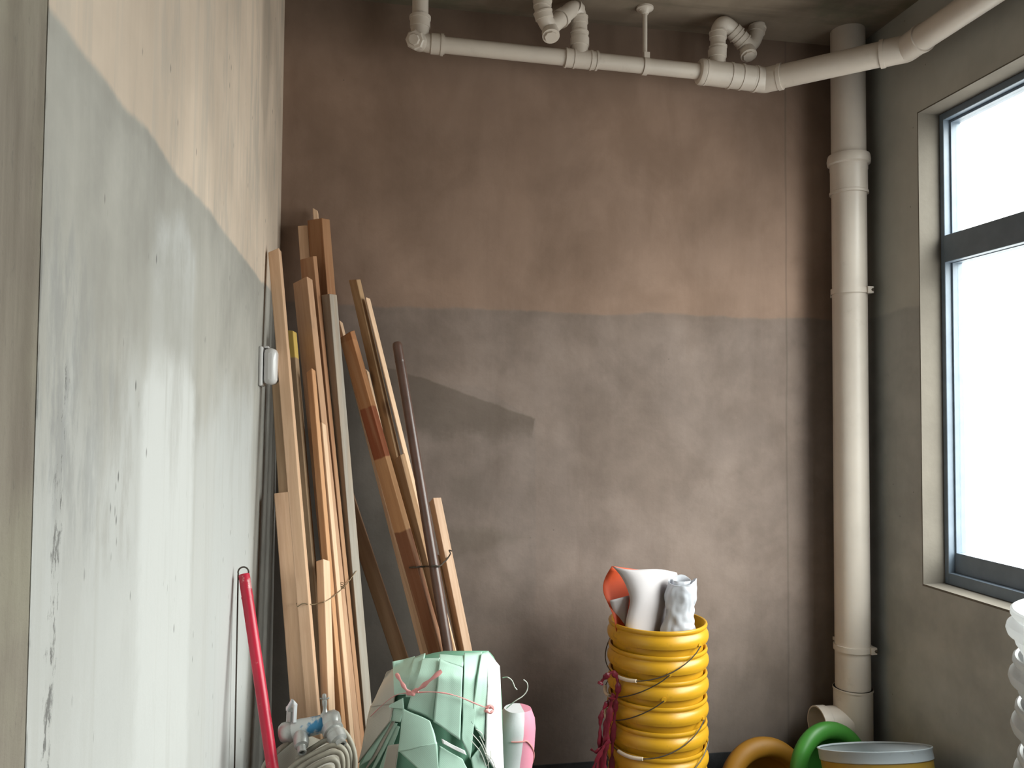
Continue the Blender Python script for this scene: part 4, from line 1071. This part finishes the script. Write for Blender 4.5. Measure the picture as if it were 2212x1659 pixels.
# ------------------------------------------------------------------ grey sack, hose coil and old mixer tap
gx, gy = -0.115, 1.765
ztop = onY(665, 1606, gy-0.05).z
gs = thing('grey_sack', (gx, gy, ZF), 'dusty grey sack standing behind the red pole, hose coil on top', 'sack')
rows = []
for i in range(19):
    v = i/18; row = []
    ang = v*PI/2
    for k in range(41):
        a = 2*PI*(k % 40)/40
        sh = (1-v**5)**0.5 if v < 1 else 0.0
        rx, ry = 0.115*sh, 0.088*sh
        n_ = 0.006*mnoise.noise(Vector((math.cos(a)*1.5, math.sin(a)*1.5, v*4)))
        row.append(Vector((gx+(rx+n_*sh)*math.cos(a), gy+(ry+n_*sh)*math.sin(a), ZF+(ztop-ZF)*(1-(1-v)**1.0)+0.0*sh)))
    rows.append(row)
cb = MB().grid(rows); cb.add(rows[0][:-1], [tuple(range(39, -1, -1))])
cb.build('cloth', M['grey_sack'], gs, True, angle=80)
coil = thing('hose_coil', (gx+0.06, gy, ztop), 'loose coil of dusty grey hose draped over the grey sack', 'hose')
rs = random.Random(5)
def P_(px, py, Y): return onY(px, py, Y)
loops = [
 [(556, 1690, 1.675), (575, 1648, 1.675), (600, 1622, 1.68), (622, 1604, 1.69), (636, 1590, 1.70)],
 [(716, 1562, 1.685), (734, 1572, 1.68), (752, 1592, 1.675), (763, 1618, 1.67), (767, 1650, 1.665), (762, 1720, 1.665)],
 [(600, 1690, 1.655), (640, 1650, 1.65), (690, 1622, 1.65), (722, 1610, 1.645), (744, 1622, 1.64), (750, 1655, 1.64), (742, 1720, 1.65)],
 [(615, 1700, 1.64), (655, 1655, 1.635), (700, 1630, 1.63), (728, 1625, 1.63), (740, 1645, 1.625), (736, 1720, 1.64)],
 [(630, 1705, 1.62), (670, 1662, 1.615), (706, 1642, 1.61), (726, 1645, 1.61), (730, 1670, 1.61), (722, 1740, 1.62)],
 [(655, 1705, 1.605), (690, 1668, 1.60), (712, 1658, 1.60), (720, 1675, 1.60), (712, 1740, 1.61)],
 [(640, 1640, 1.675), (672, 1618, 1.675), (712, 1596, 1.67), (740, 1603, 1.665), (756, 1630, 1.665), (758, 1690, 1.67)],
]
for L_ in loops:
    MB().tube(smooth_path([P_(*p) for p in L_], 7), 0.0052, 12).build('hose_loop', M['hose'], coil)
# mixer: horizontal body, two uprights with tails, two knobs, end caps
Ym = 1.70
mL, mR = P_(618, 1582, Ym), P_(712, 1560, Ym-0.01)
ax = (mR-mL).normalized(); Lm = (mR-mL).length
fd = Vector((0.15, -0.85, -0.50)).normalized()
mix_ = thing('mixer_tap', (mL+mR)/2, 'old grey shower mixer tap with worn blue body lying on the hose coil', 'tap')
mb = MB(); mb.lathe([(0.010, 0), (0.0185, 0.004), (0.0195, 0.03), (0.0185, Lm*0.5), (0.0175, Lm-0.012), (0.013, Lm)], mL, ax, 28); mb.build('body', M['blue_worn'], mix_)
mb = MB(); mb.lathe([(0.0, -0.012), (0.015, -0.012), (0.0195, -0.006), (0.0205, 0.008), (0.0185, 0.016)], mL, ax, 24); mb.build('end_cap', M['chrome'], mix_)
mb = MB(); mb.lathe([(0.018, -0.010), (0.022, -0.004), (0.022, 0.012), (0.016, 0.020), (0.0, 0.020)], mR, ax, 24); mb.build('end_cap', M['chrome'], mix_)
k1 = mL+ax*0.028
mb = MB(); mb.lathe([(0.014, 0.010), (0.0155, 0.030), (0.0135, 0.040), (0.0085, 0.042), (0.0085, 0.056), (0.0055, 0.056), (0.0055, 0.046), (0.0, 0.046)], k1, fd, 20); mb.build('outlet', M['chrome'], mix_)
k2 = mR-ax*0.002; fd2 = Vector((0.45, -0.75, -0.48)).normalized()
mb = MB(); mb.lathe([(0.017, 0.006), (0.021, 0.012), (0.021, 0.024), (0.0165, 0.026), (0.0165, 0.032), (0.019, 0.034), (0.017, 0.048), (0.011, 0.052), (0.011, 0.060), (0.007, 0.060), (0.007, 0.05), (0.0, 0.05)], k2, fd2, 20); mb.build('valve', M['chrome'], mix_)
# left upright: squarish tail ending in a bent lever
a0, a1 = P_(627, 1572, Ym+0.004), P_(629, 1530, Ym+0.004)
mb = MB(); mb.tube([a0, a1], 0.0088, 8); mb.cyl(a0-Vector((0, 0, 0.002)), a0+Vector((0, 0, 0.010)), 0.0125, seg=6); mb.cyl(a1-Vector((0,0,0.004)), a1+Vector((0, 0, 0.004)), 0.0105, seg=6)
mb.build('inlet_tail', M['chrome'], mix_)
mb = MB(); hh = P_(632, 1513, Ym-0.006)
mb.tube([a1+Vector((-0.006, -0.006, 0.0)), hh, P_(638, 1521, Ym-0.008), P_(636, 1560, Ym-0.010)], [0.0050, 0.0040, 0.0045, 0.0042], 4); mb.build('lever', M['white_plastic'], mix_)
# right upright: slim stem with a small tee tip
a0, a1 = P_(703, 1552, Ym-0.008), P_(701, 1508, Ym-0.008)
mb = MB(); mb.lathe([(0.0135, 0), (0.012, 0.008), (0.0050, 0.018), (0.0035, 0.026), (0.0050, 0.032), (0.0050, 0.040), (0.0028, 0.042), (0.0045, 0.046), (0.0040, 0.052), (0.0, 0.054)], a0-Vector((0, 0, 0.004)), (a1-a0), 16)
mb.tube([a1+Vector((-0.009, -0.001, 0.000)), a1+Vector((0.004, 0, -0.002)), a1+Vector((0.009, -0.002, 0.001))], 0.0016, 6)
mb.build('inlet_stem', M['chrome'], mix_)
